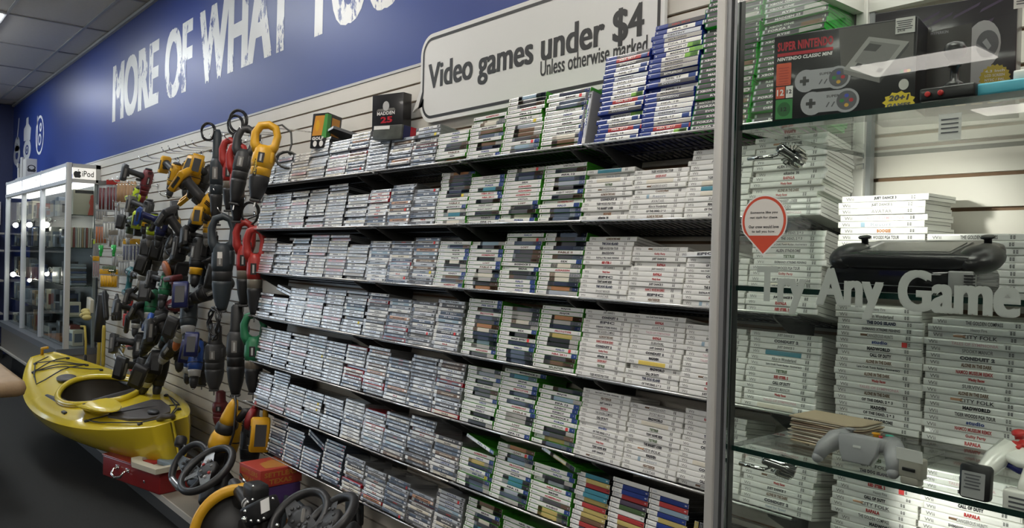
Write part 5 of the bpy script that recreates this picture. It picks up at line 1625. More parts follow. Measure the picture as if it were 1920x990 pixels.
def foot(px, py, tilt, label, c='yellow', Y=1.72):
    t = thing('tool_foot_plate', label, 'foot plate')
    t.matrix_world = TR(*at(px, py, Y)) @ rot(-35, tilt, 12)
    q = MB()
    fr = rrect(-.06, -.026, .06, .026, .010, 4)
    inr = rrect(-.042, -.012, .042, .012, .006, 4)
    n = len(fr)
    q.add([(p[0], -.012, p[1]) for p in fr] + [(p[0], -.012, p[1]) for p in inr] + [(p[0], .012, p[1]) for p in fr] + [(p[0], .012, p[1]) for p in inr],
          [(i, (i + 1) % n, (i + 1) % n + n, i + n) for i in range(n)] + [(i + 2 * n, i + 3 * n, (i + 1) % n + 3 * n, (i + 1) % n + 2 * n) for i in range(n)] + [(i, i + 2 * n, (i + 1) % n + 2 * n, (i + 1) % n) for i in range(n)] + [(i + n, (i + 1) % n + n, (i + 1) % n + 3 * n, i + 3 * n) for i in range(n)], tm(c))
    q.build('frame', t)
    MB().box((0, .010, 0), (.086, .012, .026), tm('black'), bev=.002).build('pad', t)
    return t
foot(361, 358, -24, 'open yellow tool foot, upper of two, over the big yellow drill')
foot(346, 374, -22, 'open yellow tool foot, lower of two, over the small yellow drill')
recip(419, 404, 'large slate rotary saw with white label and open handle', 'slate', 'slate', 'slate', Y=1.68, L=.58, back='dark', fat=1.5, tag_=(0, -.062, -.225))
recip(460, 415, 'scarlet corded saw hanging outer of two under the second shelf', 'red', 'red', 'black', Y=1.74, L=.50, back='taupe', fat=1.1, cord=(.06, .03, .04))
recip(480, 428, 'scarlet corded saw hanging inner of two against the shelf ends', 'red', 'red', 'black', Y=1.72, L=.50, back='taupe', fat=1.1)
# middle dark cluster
drill(372, 480, (.1, -.4, -.9), (-.6, .1, .6), 'black drill with yellow ring on its chuck in the dark cluster', 'black', 'black', 'black', 'black', Y=1.68, ring='yellow', s=1.2)
drill(345, 462, (-.7, -.3, -.5), (.6, .2, .7), 'bulky black drill above the orange sanding disc', 'black', 'dark', 'black', 'black', Y=1.70, s=1.3)
drill(325, 452, (-.5, -.4, -.7), (.4, .3, .8), 'black drill behind the bulky black drill', 'dark', 'dark', 'black', 'grey', Y=1.78)
drill(395, 462, (.2, -.3, -.9), (-.2, .2, .9), 'dark grey drill next to the large slate rotary saw', 'dark', 'black', 'black', 'grey', Y=1.78)
drill(275, 478, (0, -.3, -1), (.3, .2, .9), 'dark red drill with silver jaw in the middle column', 'maroon', 'dark', 'black', 'silver', Y=1.74)
drill(272, 500, (-.2, -.5, -.8), (.5, .2, .7), 'black drill with silver chuck above the green drills', 'black', 'black', 'black', 'silver', Y=1.72)
t = thing('disc_sander', 'round orange sander hanging among black drills', 'sander')
t.matrix_world = frame_at(315, 505, 1.70, (0, -1, -.1), (0, 0, -1))
MB().tube([(.0, 0, 0), (.014, 0, 0), (.02, 0, 0)], [.060, .062, .050], tm('orange'), 20).build('disc', t)
MB().tube([(-.09, 0, .02), (-.05, 0, .01), (-.01, 0, 0)], [.03, .042, .046], tm('black'), 14).build('motor', t)
MB().tube([(-.07, 0, .02), (-.05, 0, .09), (-.04, 0, .13)], [.02, .02, .024], tm('black'), 10).build('handle', t)
drill(248, 512, (.9, -.1, -.1), (-.25, .1, -.9), 'teal impact driver standing upright over a black foot', 'teal', 'teal', 'teal', 'dark', Y=1.74, s=1.0)
foot(256, 541, -30, 'black tool foot plate below the teal driver', 'dark', 1.72)
drill(310, 536, (.1, -.5, -.85), (-.5, .2, .6), 'green drill with dark chuck under the orange sander', 'green', 'dark', 'black', 'dark', Y=1.70)
drill(284, 570, (.2, -.5, -.85), (.1, .2, .9), 'green drill pair, brighter one, with silver collar', 'green', 'dark', 'black', 'dark', Y=1.70, ring='silver', s=1.1)
drill(277, 578, (-.2, -.4, -.9), (.1, .3, .9), 'darker green drill behind the silver collared one', 'green', 'dark', 'black', 'black', Y=1.77)
drill(328, 572, (-.9, -.3, -.1), (.5, .1, .85), 'maroon drill lying across the middle column', 'maroon', 'maroon', 'maroon', 'dark', Y=1.74, s=1.1)
drill(334, 545, (.0, -.3, -1), (.5, .2, .8), 'dark red drill behind the maroon one', 'maroon', 'dark', 'dark', 'dark', Y=1.80)
drill(354, 590, (.35, -.4, -.9), (.15, -.1, 1), 'navy drill with pale stripe under a blue battery foot', 'slate', 'navy', 'navy', 'black', Y=1.68, ring='silver', s=1.3)
drill(343, 612, (-.35, -.4, -.85), (.5, .2, .8), 'cream and orange nosed drill beside the navy drill', 'white', 'dark', 'black', 'orange', Y=1.72, ring='white', s=1.1)
drill(398, 545, (-.3, -.8, -.2), (.3, .3, .9), 'round black planer beside the navy drill', 'black', 'black', 'black', 'black', Y=1.74, s=1.3, base=False)
drill(390, 510, (-.35, -.2, -.9), (.6, .2, .6), 'dark drill hanging nose down beside the slate saw', 'slate', 'dark', 'slate', 'dark', Y=1.76, s=1.2)
drill(360, 668, (-.05, -.4, -.95), (.3, .2, .9), 'blue drill with silver collar, first of the lowest pair', 'blue', 'navy', 'navy', 'black', Y=1.72, ring='silver', s=1.1)
drill(367, 672, (.25, -.4, -.9), (.15, .1, 1), 'blue drill with silver collar, second of the lowest pair', 'blue', 'navy', 'black', 'black', Y=1.68, ring='silver', s=1.15)
drill(318, 625, (-.6, -.4, -.6), (.6, .1, .7), 'teal and black drill under the maroon drill', 'teal', 'blue', 'black', 'dark', Y=1.76)
drill(285, 632, (-.6, -.3, -.6), (.4, .2, .8), 'black drill with small white label in the low cluster', 'black', 'black', 'black', 'black', Y=1.70, s=1.3)
drill(320, 655, (-.8, -.3, -.6), (.5, .2, .7), 'black drill pointing at the kayak in the low cluster', 'black', 'dark', 'black', 'silver', Y=1.72, s=1.2)
drill(284, 692, (-.45, -.4, -.8), (.6, .2, .7), 'black drill with broad silver ring lowest of the cluster', 'black', 'black', 'black', 'black', Y=1.68, ring='silver', s=1.35)
drill(264, 700, (-.1, -.4, -.9), (.2, .2, .9), 'black drill lowest of all beside the kayak rim', 'black', 'black', 'black', 'black', Y=1.74, s=1.3)
drill(302, 690, (.0, -.4, -.9), (.3, .2, .9), 'black drill lowest towards the shelves', 'black', 'black', 'black', 'dark', Y=1.76, s=1.25)
drill(262, 655, (.2, -.3, -.9), (-.3, .2, .9), 'black sander hanging above the lowest drills', 'black', 'dark', 'black', 'black', Y=1.76, s=1.2)
drill(258, 592, (.1, -.4, -.9), (-.1, .2, 1), 'black drill beside the red pruning saw', 'black', 'dark', 'black', 'dark', Y=1.76, ring='silver')
drill(300, 602, (-.2, -.3, -.9), (.5, .2, .8), 'grey and black drill below the green pair', 'dark', 'black', 'dark', 'dark', Y=1.74, s=1.1)
drill(330, 505, (-.3, -.2, -.9), (.5, .3, .8), 'black drill between the orange sander and the yellow ringed drill', 'black', 'black', 'black', 'dark', Y=1.80, s=1.2)
drill(300, 470, (-.3, -.3, -.9), (.4, .3, .8), 'black drill over the dark red drills', 'black', 'black', 'black', 'grey', Y=1.80, s=1.1)
drill(340, 640, (.2, -.3, -.9), (-.2, .3, .9), 'dark drill behind the lowest blue pair', 'dark', 'black', 'black', 'black', Y=1.80, s=1.3)
# long dark tools and cable in the lower part
recip(404, 606, 'long black grinder under the coiled cable', 'dark', 'black', 'dark', Y=1.72, L=.42, loop=False, back='dark', fat=1.5)
recip(380, 640, 'long black grinder behind the blue drills', 'black', 'black', 'black', Y=1.80, L=.30, loop=False, back='black', fat=1.2)
recip(445, 568, 'long black grinder with pale band beside the green saw', 'dark', 'black', 'black', Y=1.72, L=.55, loop=False, back='black', fat=1.35)
recip(478, 588, 'green corded saw hanging behind the shelf ends', 'green', 'green', 'black', Y=1.74, L=.46, back='taupe', fat=1.3)
t = thing('coiled_cable', 'black power cable coiled in loops over the black grinder', 'cable')
t.matrix_world = TR(*at(401, 607, 1.64))
q = MB()
q.tube([(.066 * (1 + .13 * math.sin(i * .61)) * math.cos(i * .26), .012 * math.sin(i * .9), .088 * (1 + .1 * math.cos(i * .47)) * math.sin(i * .26)) for i in range(120)], .005, blp, 6)
q.build('loops', t)
# hand tools by the showcase
def bar(name, label, cat, pts, r, m, Y, parts=()):
    P = [at(x, y, Y) for x, y in pts]
    t = thing(name, label, cat, P[0])
    MB().tube([p - P[0] for p in P], r, m, 8).build('shaft', t)
    for nm, a, b_, rr, mm in parts:
        A, B = at(*a, Y - .004) - P[0], at(*b_, Y - .004) - P[0]
        MB().tube([A, A.lerp(B, .1), A.lerp(B, .9), B], [rr * .7, rr, rr, rr * .7], mm, 8).build(nm, t)
    return t
bar('wrench', 'long bright steel wrench hanging on the slatwall above the kayak', 'wrench', [(210, 648), (216, 668), (221, 690)], .011, steel, 1.86, [('jaw', (208, 644), (212, 652), .020, steel)])
bar('wrench', 'brass coloured spanner crossing behind the steel wrench', 'wrench', [(234, 648), (228, 668), (222, 690)], .009, mat('brass', (.45, .36, .15), .3, metal=1.0), 1.87, [('ring', (235, 644), (232, 650), .020, steel)])
bar('ratchet_handle', 'ratchet with red grip pointing down beside the wrenches', 'ratchet', [(216, 640), (228, 660), (238, 680)], .009, steel, 1.86, [('grip', (236, 676), (248, 697), .015, tm('red')), ('head', (214, 637), (219, 646), .02, tm('dark'))])
bar('ratchet_handle', 'ratchet with short red grip over the wrenches', 'ratchet', [(222, 645), (236, 648)], .012, steel, 1.85, [('grip', (238, 648), (255, 653), .017, tm('red')), ('head', (217, 644), (226, 646), .02, tm('dark'))])
bar('pruning_saw', 'red folding saw hanging with black blade end', 'saw', [(247, 560), (242, 585), (236, 622)], .016, tm('red'), 1.80, [('grip', (240, 590), (236, 624), .020, tm('black'))])
bar('pruning_saw', 'black and red folding saw beside the red one', 'saw', [(238, 560), (235, 585), (234, 610)], .014, tm('black'), 1.84, [('grip', (235, 588), (234, 612), .018, tm('red'))])
for i, x in enumerate((214, 219, 224)):
    bar('hand_file', 'black handled file, %s of three hanging in a fan' % ORD[i + 1], 'file', [(219, 552), (x, 575), (x - 1, 600)], .012, tm('dark'), 1.84 - .01 * i, [('grip', (x, 574), (x - 1, 601), .02, tm('black'))])
bar('hedge_shears', 'black hedge shears with yellow shafts hanging by the showcase', 'shears', [(194, 552), (188, 600), (186, 640)], .045, tm('black'), 1.80, [('shaft', (187, 628), (184, 690), .016, mat('shaft_yellow', (.40, .30, .04), .5)), ('second_shaft', (195, 610), (193, 690), .016, mat('shaft_yellow', (.40, .30, .04), .5)), ('blade', (196, 545), (200, 600), .022, tm('black'))])
bar('yellow_cane', 'thin yellow bent handle standing beside the showcase', 'cane', [(152, 612), (159, 612), (161, 640), (160, 690)], .010, mat('shaft_yellow', (.40, .30, .04), .5), 1.72, [('tip', (160, 665), (160, 692), .012, tm('black'))])
# packets on hooks
pkc = mat('packet_clear', (.42, .43, .44), .18, alpha=.45)
def packet(px, py, w, h, label, top='yellow', inside='slate', Y=1.80, n=3):
    t = thing('hanging_packet', label, 'packet')
    t.matrix_world = TR(*at(px, py, Y)) @ rot(0, 0, 42 + rnd.uniform(-8, 8)) @ Matrix.Scale(1.15, 4)
    MB().box((0, 0, 0), (w, .012, h), pkc, bev=.003).build('pouch', t)
    MB().box((0, -.002, h / 2 + .018), (w, .010, .036), tm(top), bev=.002).build('header_card', t)
    q = MB()
    for i in range(n):
        q.tube([(-w * .35 + w * .7 * i / max(1, n - 1), 0, -h * .42), (-w * .35 + w * .7 * i / max(1, n - 1), 0, h * .40)], w * .10, tm(inside), 6)
    q.build('contents', t)
    MB().tube([(0, .13, h / 2 + .03), (0, -.06, h / 2 + .028), (0, -.07, h / 2 + .04)], .003, chrome, 5).build('hook', t)
    return t
packet(198, 372, .11, .19, 'clear packet of red brown rollers nearest the lit showcase', 'grey', 'maroon', 1.74, 4)
packet(212, 372, .10, .20, 'clear packet of rollers with a red strip', 'red', 'maroon', 1.78, 4)
packet(236, 410, .09, .15, 'clear packet of bright metal bits under the wooden handles', 'white', 'silver', 1.78, 4)
packet(224, 405, .08, .14, 'clear packet of metal bits beside the red brown rollers', 'white', 'silver', 1.82, 4)
packet(239, 474, .07, .12, 'clear packet with yellow header and blue contents, first of two', 'yellow', 'navy', 1.80, 3)
packet(253, 474, .07, .12, 'clear packet with yellow header and blue contents, second of two', 'yellow', 'navy', 1.80, 3)
packet(221, 488, .10, .10, 'crumpled clear packet below the wood packet', 'white', 'silver', 1.82, 3)
packet(216, 452, .10, .09, 'brown packet above the green clamps', 'taupe', 'taupe', 1.80, 3)
packet(180, 505, .05, .13, 'yellow and red packet at the corner of the lit showcase', 'yellow', 'red', 1.76, 3)
packet(205, 527, .16, .10, 'yellow tray of drill bits hanging below the bit set', 'yellow', 'yellow', 1.76, 6)
packet(190, 440, .10, .15, 'clear packet of pink cards at the corner of the lit showcase', 'white', 'orange', 1.76, 4)
packet(205, 432, .10, .13, 'clear packet of white tools over the green clamps', 'white', 'white', 1.78, 4)
packet(226, 372, .09, .17, 'clear packet behind the wooden handles', 'grey', 'silver', 1.84, 4)
packet(249, 408, .08, .14, 'clear packet of bits half behind the lime battery', 'white', 'silver', 1.84, 4)
packet(190, 410, .09, .14, 'clear packet of pale rods under the red brown rollers', 'white', 'taupe', 1.78, 4)
packet(232, 504, .09, .11, 'clear packet of steel parts beside the yellow tray', 'white', 'silver', 1.82, 4)
packet(262, 500, .09, .13, 'clear packet with blue strips behind the teal driver', 'grey', 'navy', 1.86, 3)
packet(232, 440, .09, .10, 'tan packet with clear window above the yellow header packets', 'taupe', 'silver', 1.82, 3)
packet(182, 470, .06, .10, 'narrow clear packet beside the first green clamp', 'lime', 'taupe', 1.78, 3)
for i in range(7):
    px = 217 + i * 6.0
    p = at(px, 345, 1.80)
    t = thing('paint_brush', 'wooden handled brush, %s of seven hanging by the lit showcase' % ORD[i + 1], 'brush', p, group='wooden handled brushes')
    MB().tube([(0, 0, .02), (0, 0, .0), (0, 0, -.06), (0, 0, -.15)], [.008, .013, .016, .013], mat('brush_wood', (.42, .25, .13), .5, var=.2, vscale=30), 8).build('handle', t)
    MB().box((0, 0, -.165), (.03, .02, .03), steel, bev=.003).build('ferrule', t)
    MB().box((0, 0, -.20), (.028, .014, .05), tm('taupe'), bev=.004).build('bristle', t)
for i in range(8):
    p = at(193 + i * 3.2, 505, 1.76)
    t = thing('screwdriver_bit', 'green screwdriver bit, %s in the rack above the yellow tray' % ORD[i + 1], 'driver bit', p, group='green driver bits')
    MB().tube([(0, 0, .03), (0, 0, .0), (0, 0, -.025)], [.006, .009, .009], tm('olive'), 8).build('grip', t)
    MB().tube([(0, 0, -.025), (0, 0, -.06)], .004, steel, 6).build('shank', t)
for i, x in enumerate((189, 213)):
    t = thing('spring_clamp', 'bright green spring clamp, %s of two under the packets' % ORD[i + 1], 'clamp')
    t.matrix_world = TR(*at(x, 469, 1.76))
    gcl = mat('clamp_green', (.03, .42, .08), .4)
    q = MB()
    q.tube([(-.035, 0, .04), (-.02, 0, 0), (0, 0, -.03), (.012, 0, -.05)], [.012, .014, .012, .008], gcl, 8)
    q.tube([(.035, 0, .04), (.02, 0, 0), (0, 0, -.03), (-.012, 0, -.05)], [.012, .014, .012, .008], gcl, 8)
    q.build('jaw', t)
    MB().tube([(0, -.016, .0), (0, .016, 0)], .012, steel, 8).build('pivot', t)
t = thing('yellow_gloves', 'crumpled yellow work gloves and white cartons on the low showcase shelf', 'gloves')
t.matrix_world = TR(*at(160, 588, 1.74))
q = MB()
for dx, dz, a in ((-.05, -.02, 20), (.03, 0, -15), (.06, -.03, 40), (0, .02, 0)):
    q.sphere((dx, 0, dz), (.06, .04, .028), mat('glove_yellow', (.48, .40, .14), .7), seg=8, rings=6)
q.build('glove', t)
MB().box((-.02, .04, .075), (.15, .03, .12), gm[8], rot(y=8), bev=.004).build('carton', t)

def hold(o, label, dz=0.0):
    """A wall hook under the top of a hanging thing."""
    p = o.matrix_world.translation if o.matrix_world.translation.length > .01 else o.location
    h = thing('peg_hook', label, 'hook', (p.x, WALL, p.z + dz))
    d = WALL - p.y
    MB().tube([(0, -.001, 0), (0, -d, -.002), (0, -d - .02, .006)], .0034, chrome, 6).build('prong', h)
    MB().box((0, -.004, .004), (.02, .006, .03), chrome, bev=.002).build('plate', h)
bpy.context.view_layer.update()
cnt = {}
for o in [o for o in COL.objects if o.parent is None and o.name.split('.')[0] in ('paint_brush', 'screwdriver_bit', 'spring_clamp', 'pruning_saw', 'hand_file', 'hedge_shears', 'reciprocating_saw')]:
    nm = o.name.split('.')[0]
    cnt[nm] = cnt.get(nm, 0) + 1
    hold(o, 'chrome peg hook holding the %s %s among the tools' % (ORD[cnt[nm]], nm.replace('_', ' ')), -.012)
# ---------------------------------------------------------------- things on the deck
DK = .151
mred = mat('toolbox_red', (.25, .012, .014), .38, coat=.3, var=.08, vscale=12)
t = thing('red_toolbox', 'red metal toolbox with chrome handle jutting over the deck edge below the kayak', 'toolbox', (-5.51, 1.31, DK), (0, 0, R(13.5)))
MB().box((.33, .15, .064), (.66, .30, .128), mred, bev=.008).build('case', t)
q = MB()
q.box((.33, .15, .131), (.668, .308, .010), mred, bev=.004)
q.text('TOOLS', 0, 0, .20, .05, mat('faded_print', (.42, .2, .17), .6), 0, .02, M=TR(.20, .16, .1365) @ rot(x=-90))
q.build('lid', t)
q = MB()
for y in (.02, .28):
    for z in (.03, .06, .09):
        q.sphere((-.002, y, z), .007, chrome, seg=8, rings=5)
q.build('corner_stud', t)
q = MB()
q.tube([(.19, 0, .085), (.19, -.03, .075), (.20, -.045, .05), (.25, -.05, .038), (.30, -.045, .05), (.31, -.03, .075), (.31, 0, .085)], .008, chrome, 8)
q.build('handle', t)
q = MB()
for x in (.19, .31):
    q.box((x, -.003, .085), (.04, .006, .022), chrome, bev=.002)
q.box((.50, -.003, .05), (.016, .006, .016), chrome, bev=.002)
q.build('latch', t)
crm = mat('cream_plastic', (.52, .49, .40), .5)
t = thing('cream_tray', 'cream tray with blue insert lying on the red toolbox', 'tray', (-5.18, 1.39, DK + .137), (0, 0, R(13.5)))
q = MB()
o_ = [(.0, .0), (.10, -.05), (.36, -.05), (.36, .22), (.08, .22), (.0, .17)]
i_ = [(.055, .04), (.12, .005), (.32, .005), (.32, .18), (.10, .18), (.055, .14)]
n = 6
q.add([(x, y, .03) for x, y in o_] + [(x, y, .03) for x, y in i_] + [(x, y, 0) for x, y in o_] + [(x, y, .004) for x, y in i_],
      [(i, (i + 1) % n, (i + 1) % n + n, i + n) for i in range(n)] + [(i, i + 2 * n, (i + 1) % n + 2 * n, (i + 1) % n) for i in range(n)] + [(i + n, (i + 1) % n + n, (i + 1) % n + 3 * n, i + 3 * n) for i in range(n)] + [tuple(i + 3 * n for i in range(n))], crm)
q.build('rim', t)
MB().box((.115, .10, .012), (.09, .13, .016), mat('tray_red', (.36, .03, .03), .5), bev=.002).build('red_card', t)
MB().box((.235, .12, .020), (.14, .10, .030), mat('tray_blue', (.20, .26, .31), .5), bev=.006).build('blue_insert', t)
# game racing wheels
rub = mat('wheel_rubber', (.018, .018, .019), .42)
def racing_wheel(px, py, Y, nrm, up, R_, label, style=0, cat='racing wheel'):
    t = thing('racing_wheel', label, cat)
    Z = Vector(nrm).normalized()
    U = Vector(up)
    U = (U - Z * U.dot(Z)).normalized()
    X = U.cross(Z)
    p = at(px, py, Y)
    t.matrix_world = Matrix(((X.x, U.x, Z.x, p.x), (X.y, U.y, Z.y, p.y), (X.z, U.z, Z.z, p.z), (0, 0, 0, 1)))
    q = MB()
    pts = []
    for i in range(36):
        a = 2 * PI * i / 36
        x, y = R_ * math.cos(a), R_ * math.sin(a)
        if style == 1 and y < -.72 * R_: y = -.72 * R_ - (-.72 * R_ - y) * .3
        pts.append((x, y, 0))
    q.tube(pts, .019, rub, 10, closed=True)
    q.build('rim', t)
    sil = steel if style < 2 else tm('dark')
    q = MB()
    for sx in (-1, 1):
        q.add([(sx * .03, .035, .006), (sx * R_ * .97, .03, .004), (sx * R_ * .97, -.012, .004), (sx * .03, -.04, .006)], [(0, 1, 2, 3) if sx < 0 else (3, 2, 1, 0)], sil)
    q.add([(-.022, -.02, .006), (-.012, -R_ * .97, .003), (.012, -R_ * .97, .003), (.022, -.02, .006)], [(0, 1, 2, 3)], sil)
    q.box((0, 0, 0), (R_ * 1.8, .03, .006), tm('dark'))
    q.box((0, -R_ * .5, 0), (.02, R_ * .9, .004), tm('dark'))
    q.build('spoke', t)
    q = MB()
    q.lathe([(.055, -.03), (.058, -.004), (.05, .006), (.02, .008)], tm('black'), 20)
    q.build('hub', t)
    q = MB()
    for i in range(8):
        a = 2 * PI * i / 8
        q.lathe([(.008, .004), (.008, .011), (.005, .012)], [tm('silver'), tm('red'), tm('grey'), tm('dark')][i % 4 if style == 0 else 3], 8, TR(.042 * math.cos(a) * 1.5, .03 * math.sin(a), 0))
    q.build('button', t)
    if style == 1:
        q = MB()
        q.tube([(x, y, .001) for x, y, z in pts[23:32]], .0185, mat('brushed_silver', (.42, .42, .43), .3, metal=.8), 10)
        q.build('chrome_grip', t)
    q = MB()
    q.tube([(0, 0, -.03), (0, 0, -.10)], .03, tm('black'), 12)
    q.box((0, -.03, -.15), (.18, .15, .11), tm('black'), bev=.02)
    q.build('base', t)
    return t
racing_wheel(356, 878, 1.47, (.25, -.85, .45), (.2, .1, 1), .132, 'black racing wheel with chrome grip beside the red toolbox', 1)
racing_wheel(388, 880, 1.45, (.10, -.60, .79), (.45, .2, .7), .142, 'black racing wheel with silver buttons leaning over the first wheel', 0)
t = thing('gear_shifter', 'black knobbed shifter with checkered plate behind the racing wheels', 'shifter')
t.matrix_world = TR(*at(338, 832, 1.56))
MB().lathe([(.01, -.02), (.03, -.016), (.034, .0), (.034, .03), (.028, .042), (.01, .044)], tm('black'), 14, rot(-20, -25)).build('knob', t)
MB().tube([(.0, 0, -.02), (.01, .0, -.08), (.0, .02, -.14), (.03, .05, -.25)], .010, tm('black'), 8).build('stem', t)
q = MB()
for i in range(5):
    for j in range(2):
        q.box((.055 + .012 * j, .0, -.06 + .022 * i), (.012, .006, .022), tm('silver') if (i + j) % 2 else tm('black'), rot(y=28))
q.build('checker_plate', t)
# chop saw
t = thing('chop_saw', 'yellow guarded chop saw with black handle at the deck edge', 'saw')
Pc = at(452, 1000, 1.36)
t.matrix_world = TR(*Pc)
ax = Vector((.86, -.42, .12)).normalized()
e1 = Vector((0, 0, 1)); e1 = (e1 - ax * e1.dot(ax)).normalized(); e2 = ax.cross(e1)
def arc(r_, a0, a1, n=16, off=0):
    return [e1 * (r_ * math.cos(R(a0 + (a1 - a0) * i / n))) + e2 * (r_ * math.sin(R(a0 + (a1 - a0) * i / n))) + ax * off for i in range(n + 1)]
q = MB()
A0, A1 = (-20, 128)
for off in (0,):
    P_, n = [], 20
    for i in range(n + 1):
        a = R(A0 + (A1 - A0) * i / n)
        rd = e1 * math.cos(a) + e2 * math.sin(a)
        P_ += [rd * .170 + ax * -.028, rd * .205 + ax * -.030, rd * .213 + ax * -.012, rd * .213 + ax * .012, rd * .205 + ax * .030, rd * .170 + ax * .028]
    q.add([tuple(p) for p in P_], [(6 * i + j, 6 * i + (j + 1) % 6, 6 * (i + 1) + (j + 1) % 6, 6 * (i + 1) + j) for i in range(n) for j in range(6)] + [(5, 4, 3, 2, 1, 0), tuple(6 * n + j for j in range(6))], tm('yellow'), None, True)
q.build('guard', t)
q = MB()
q.tube([ax * -.004, ax * .004], .17, tm('dark'), 40)
q.build('disc', t)
q = MB()
q.tube(arc(.115, 60, 125, 10, -.03), .013, tm('taupe'), 8)
q.tube(arc(.145, 80, 130, 10, -.02), .010, tm('yellow'), 8)
q.tube([ax * -.03 + e2 * .13 + e1 * -.02, ax * -.05 + e2 * .15 + e1 * .05], .008, chrome, 8)
q.build('linkage', t)
q = MB()
h0, h1 = at(437, 905, 1.36) - Pc, at(470, 950, 1.34) - Pc
q.tube([h0, h0.lerp(h1, .06), h0.lerp(h1, .95), h1], [.022, .027, .027, .022], tm('black'), 16)
q.tube([h0.lerp(h1, .86), h0.lerp(h1, .89)], .029, tm('silver'), 16)
q.tube([h0.lerp(h1, .95), h0.lerp(h1, .98)], .029, tm('silver'), 16)
q.build('handle', t)
q = MB()
m0 = at(490, 958, 1.34) - Pc
q.box(m0, (.13, .10, .085), tm('black'), TR(*m0) @ rot(0, -28, 24) @ TR(*(-m0)), bev=.014)
q.build('motor', t)
MB().box((0, 0, 0), (.05, .002, .05), mat('price_label', (0.72, 0.71, 0.68), 0.5), TR(*(at(497, 948, 1.27) - Pc)) @ rot(-18, -28, 20)).build('price_label', t)
q = MB()
for x, y, r_ in ((459, 974, .014), (460, 959, .008), (471, 977, .007), (485, 977, .007), (495, 972, .006), (475, 912, .006), (465, 942, .006), (474, 937, .006), (520, 985, .008), (512, 935, .006)):
    q.sphere(at(x, y, 1.265) - Pc, r_, chrome, seg=10, rings=6)
q.build('bolt', t)
q = MB()
a_, b_ = at(451, 889, 1.40) - Pc, at(465, 912, 1.38) - Pc
q.tube([a_, b_], .006, chrome, 8)
q.build('steel_rod', t)
q = MB()
for (x, y) in ((440, 970), (500, 985), (470, 995), (480, 925), (455, 930)):
    p = at(x, y, 1.37) - Pc
    q.box(p, (.11, .08, .09), tm('black'), bev=.02)
q.build('frame', t)
# boxes at the foot of the shelves
t = thing('board_game_box', 'red and orange board game box under the bottom shelf', 'box')
p = at(488, 917, 1.56)
t.matrix_world = TR(*p) @ rot(0, 0, 4)
rdx = mat('box_red', (.38, .04, .025), .45)
orx = mat('box_orange', (.42, .17, .03), .45)
MB().box((-.11, .11, .042), (.22, .22, .084), rdx, bev=.002).build('carton', t)
q = MB()
Mr = Matrix(((0, -1, 0, .0006), (1, 0, 0, 0), (0, 0, 1, 0), (0, 0, 0, 1)))
q.text('SETTLERS', .02, .046, .17, .024, orx, 0, .03, M=Mr)
q.text('TEXAS', .045, .012, .12, .024, orx, 0, .03, M=Mr)
q.text('SETTLERS', -.20, .046, .17, .022, orx, -.0006, .03)
q.text('TEXAS', -.19, .012, .12, .022, orx, -.0006, .03)
q.add([(-.13, .06, .0846), (-.03, .04, .0846), (-.01, .20, .0846), (-.10, .21, .0846), (-.16, .14, .0846)], [(0, 1, 2, 3, 4)], orx)
q.text('TEXAS', 0, 0, .14, .030, orx, 0, .02, M=TR(-.205, .19, .0847) @ rot(z=-60) @ rot(x=-90))
q.build('box_print', t)
zt = p.z
t = thing('purple_box', 'dark purple carton under the red board game box', 'box', (p.x - .2, p.y + .01, DK))
MB().box((.095, .10, (zt - DK) / 2 - .001), (.19, .20, zt - DK - .002), mat('box_purple', (.06, .03, .12), .45), bev=.003).build('carton', t)
q = MB()
for i in range(4):
    q.box((.1906, .08, .20 - .02 * i), (.001, .10, .004), tm('navy'))
q.add([(.1911, .10, .08), (.1911, .11, .08), (.1911, .17, .19), (.1911, .155, .19)], [(0, 1, 2, 3)], orx)
q.build('print', t)
for i, (px, w) in enumerate(((520, .14), (548, .13))):
    pp = at(px, 960, 1.70)
    t = thing('flat_case', 'dark flat case leaning at the foot of the shelves, %s from the red box' % ORD[i + 1], 'case', (pp.x, 1.66, DK), (R(-9), 0, R(-8)))
    MB().box((w / 2, .01, .13), (w, .02, .26), tm('slate'), bev=.005).build('shell', t)
    MB().box((w / 2, -.001, .13), (w * .86, .002, .22), tm('black'), bev=.001).build('screen', t)
racing_wheel(562, 970, 1.42, (.15, -.62, .77), (.2, .1, 1), .122, 'black racing wheel with white tag near the red board game box', 2)
racing_wheel(616, 975, 1.46, (-.15, -.60, .78), (.35, .0, 1), .120, 'black racing wheel turned edge on, farthest along the deck', 2)
t = thing('wheel_tag', 'white paper tag on the rim of a black racing wheel', 'tag')
t.matrix_world = TR(*at(568, 966, 1.395)) @ rot(0, -20, -50)
MB().prism(rrect(-.016, -.026, .016, .026, .012, 4), 0, .001, mat('paper_white', (0.72, 0.70, 0.66), 0.7)).build('paper', t)
t = thing('black_stand', 'folded black stand leaning against the wall behind the racing wheels', 'stand')
b0 = at(640, 1000, 1.72)
t.matrix_world = TR(b0.x, 1.72, DK)
MB().tube([(-.06, .10, .42), (-.03, .08, .30), (.06, .0, .06), (.09, -.02, 0)], [.024, .03, .022, .016], tm('black'), 8).build('leg', t)
MB().tube([(-.06, .10, .42), (.06, .06, .18), (.16, .02, 0)], .012, tm('dark'), 8).build('leg', t)
MB().box((-.04, .085, .28), (.10, .05, .12), tm('slate'), rot(0), bev=.015).build('bracket', t)
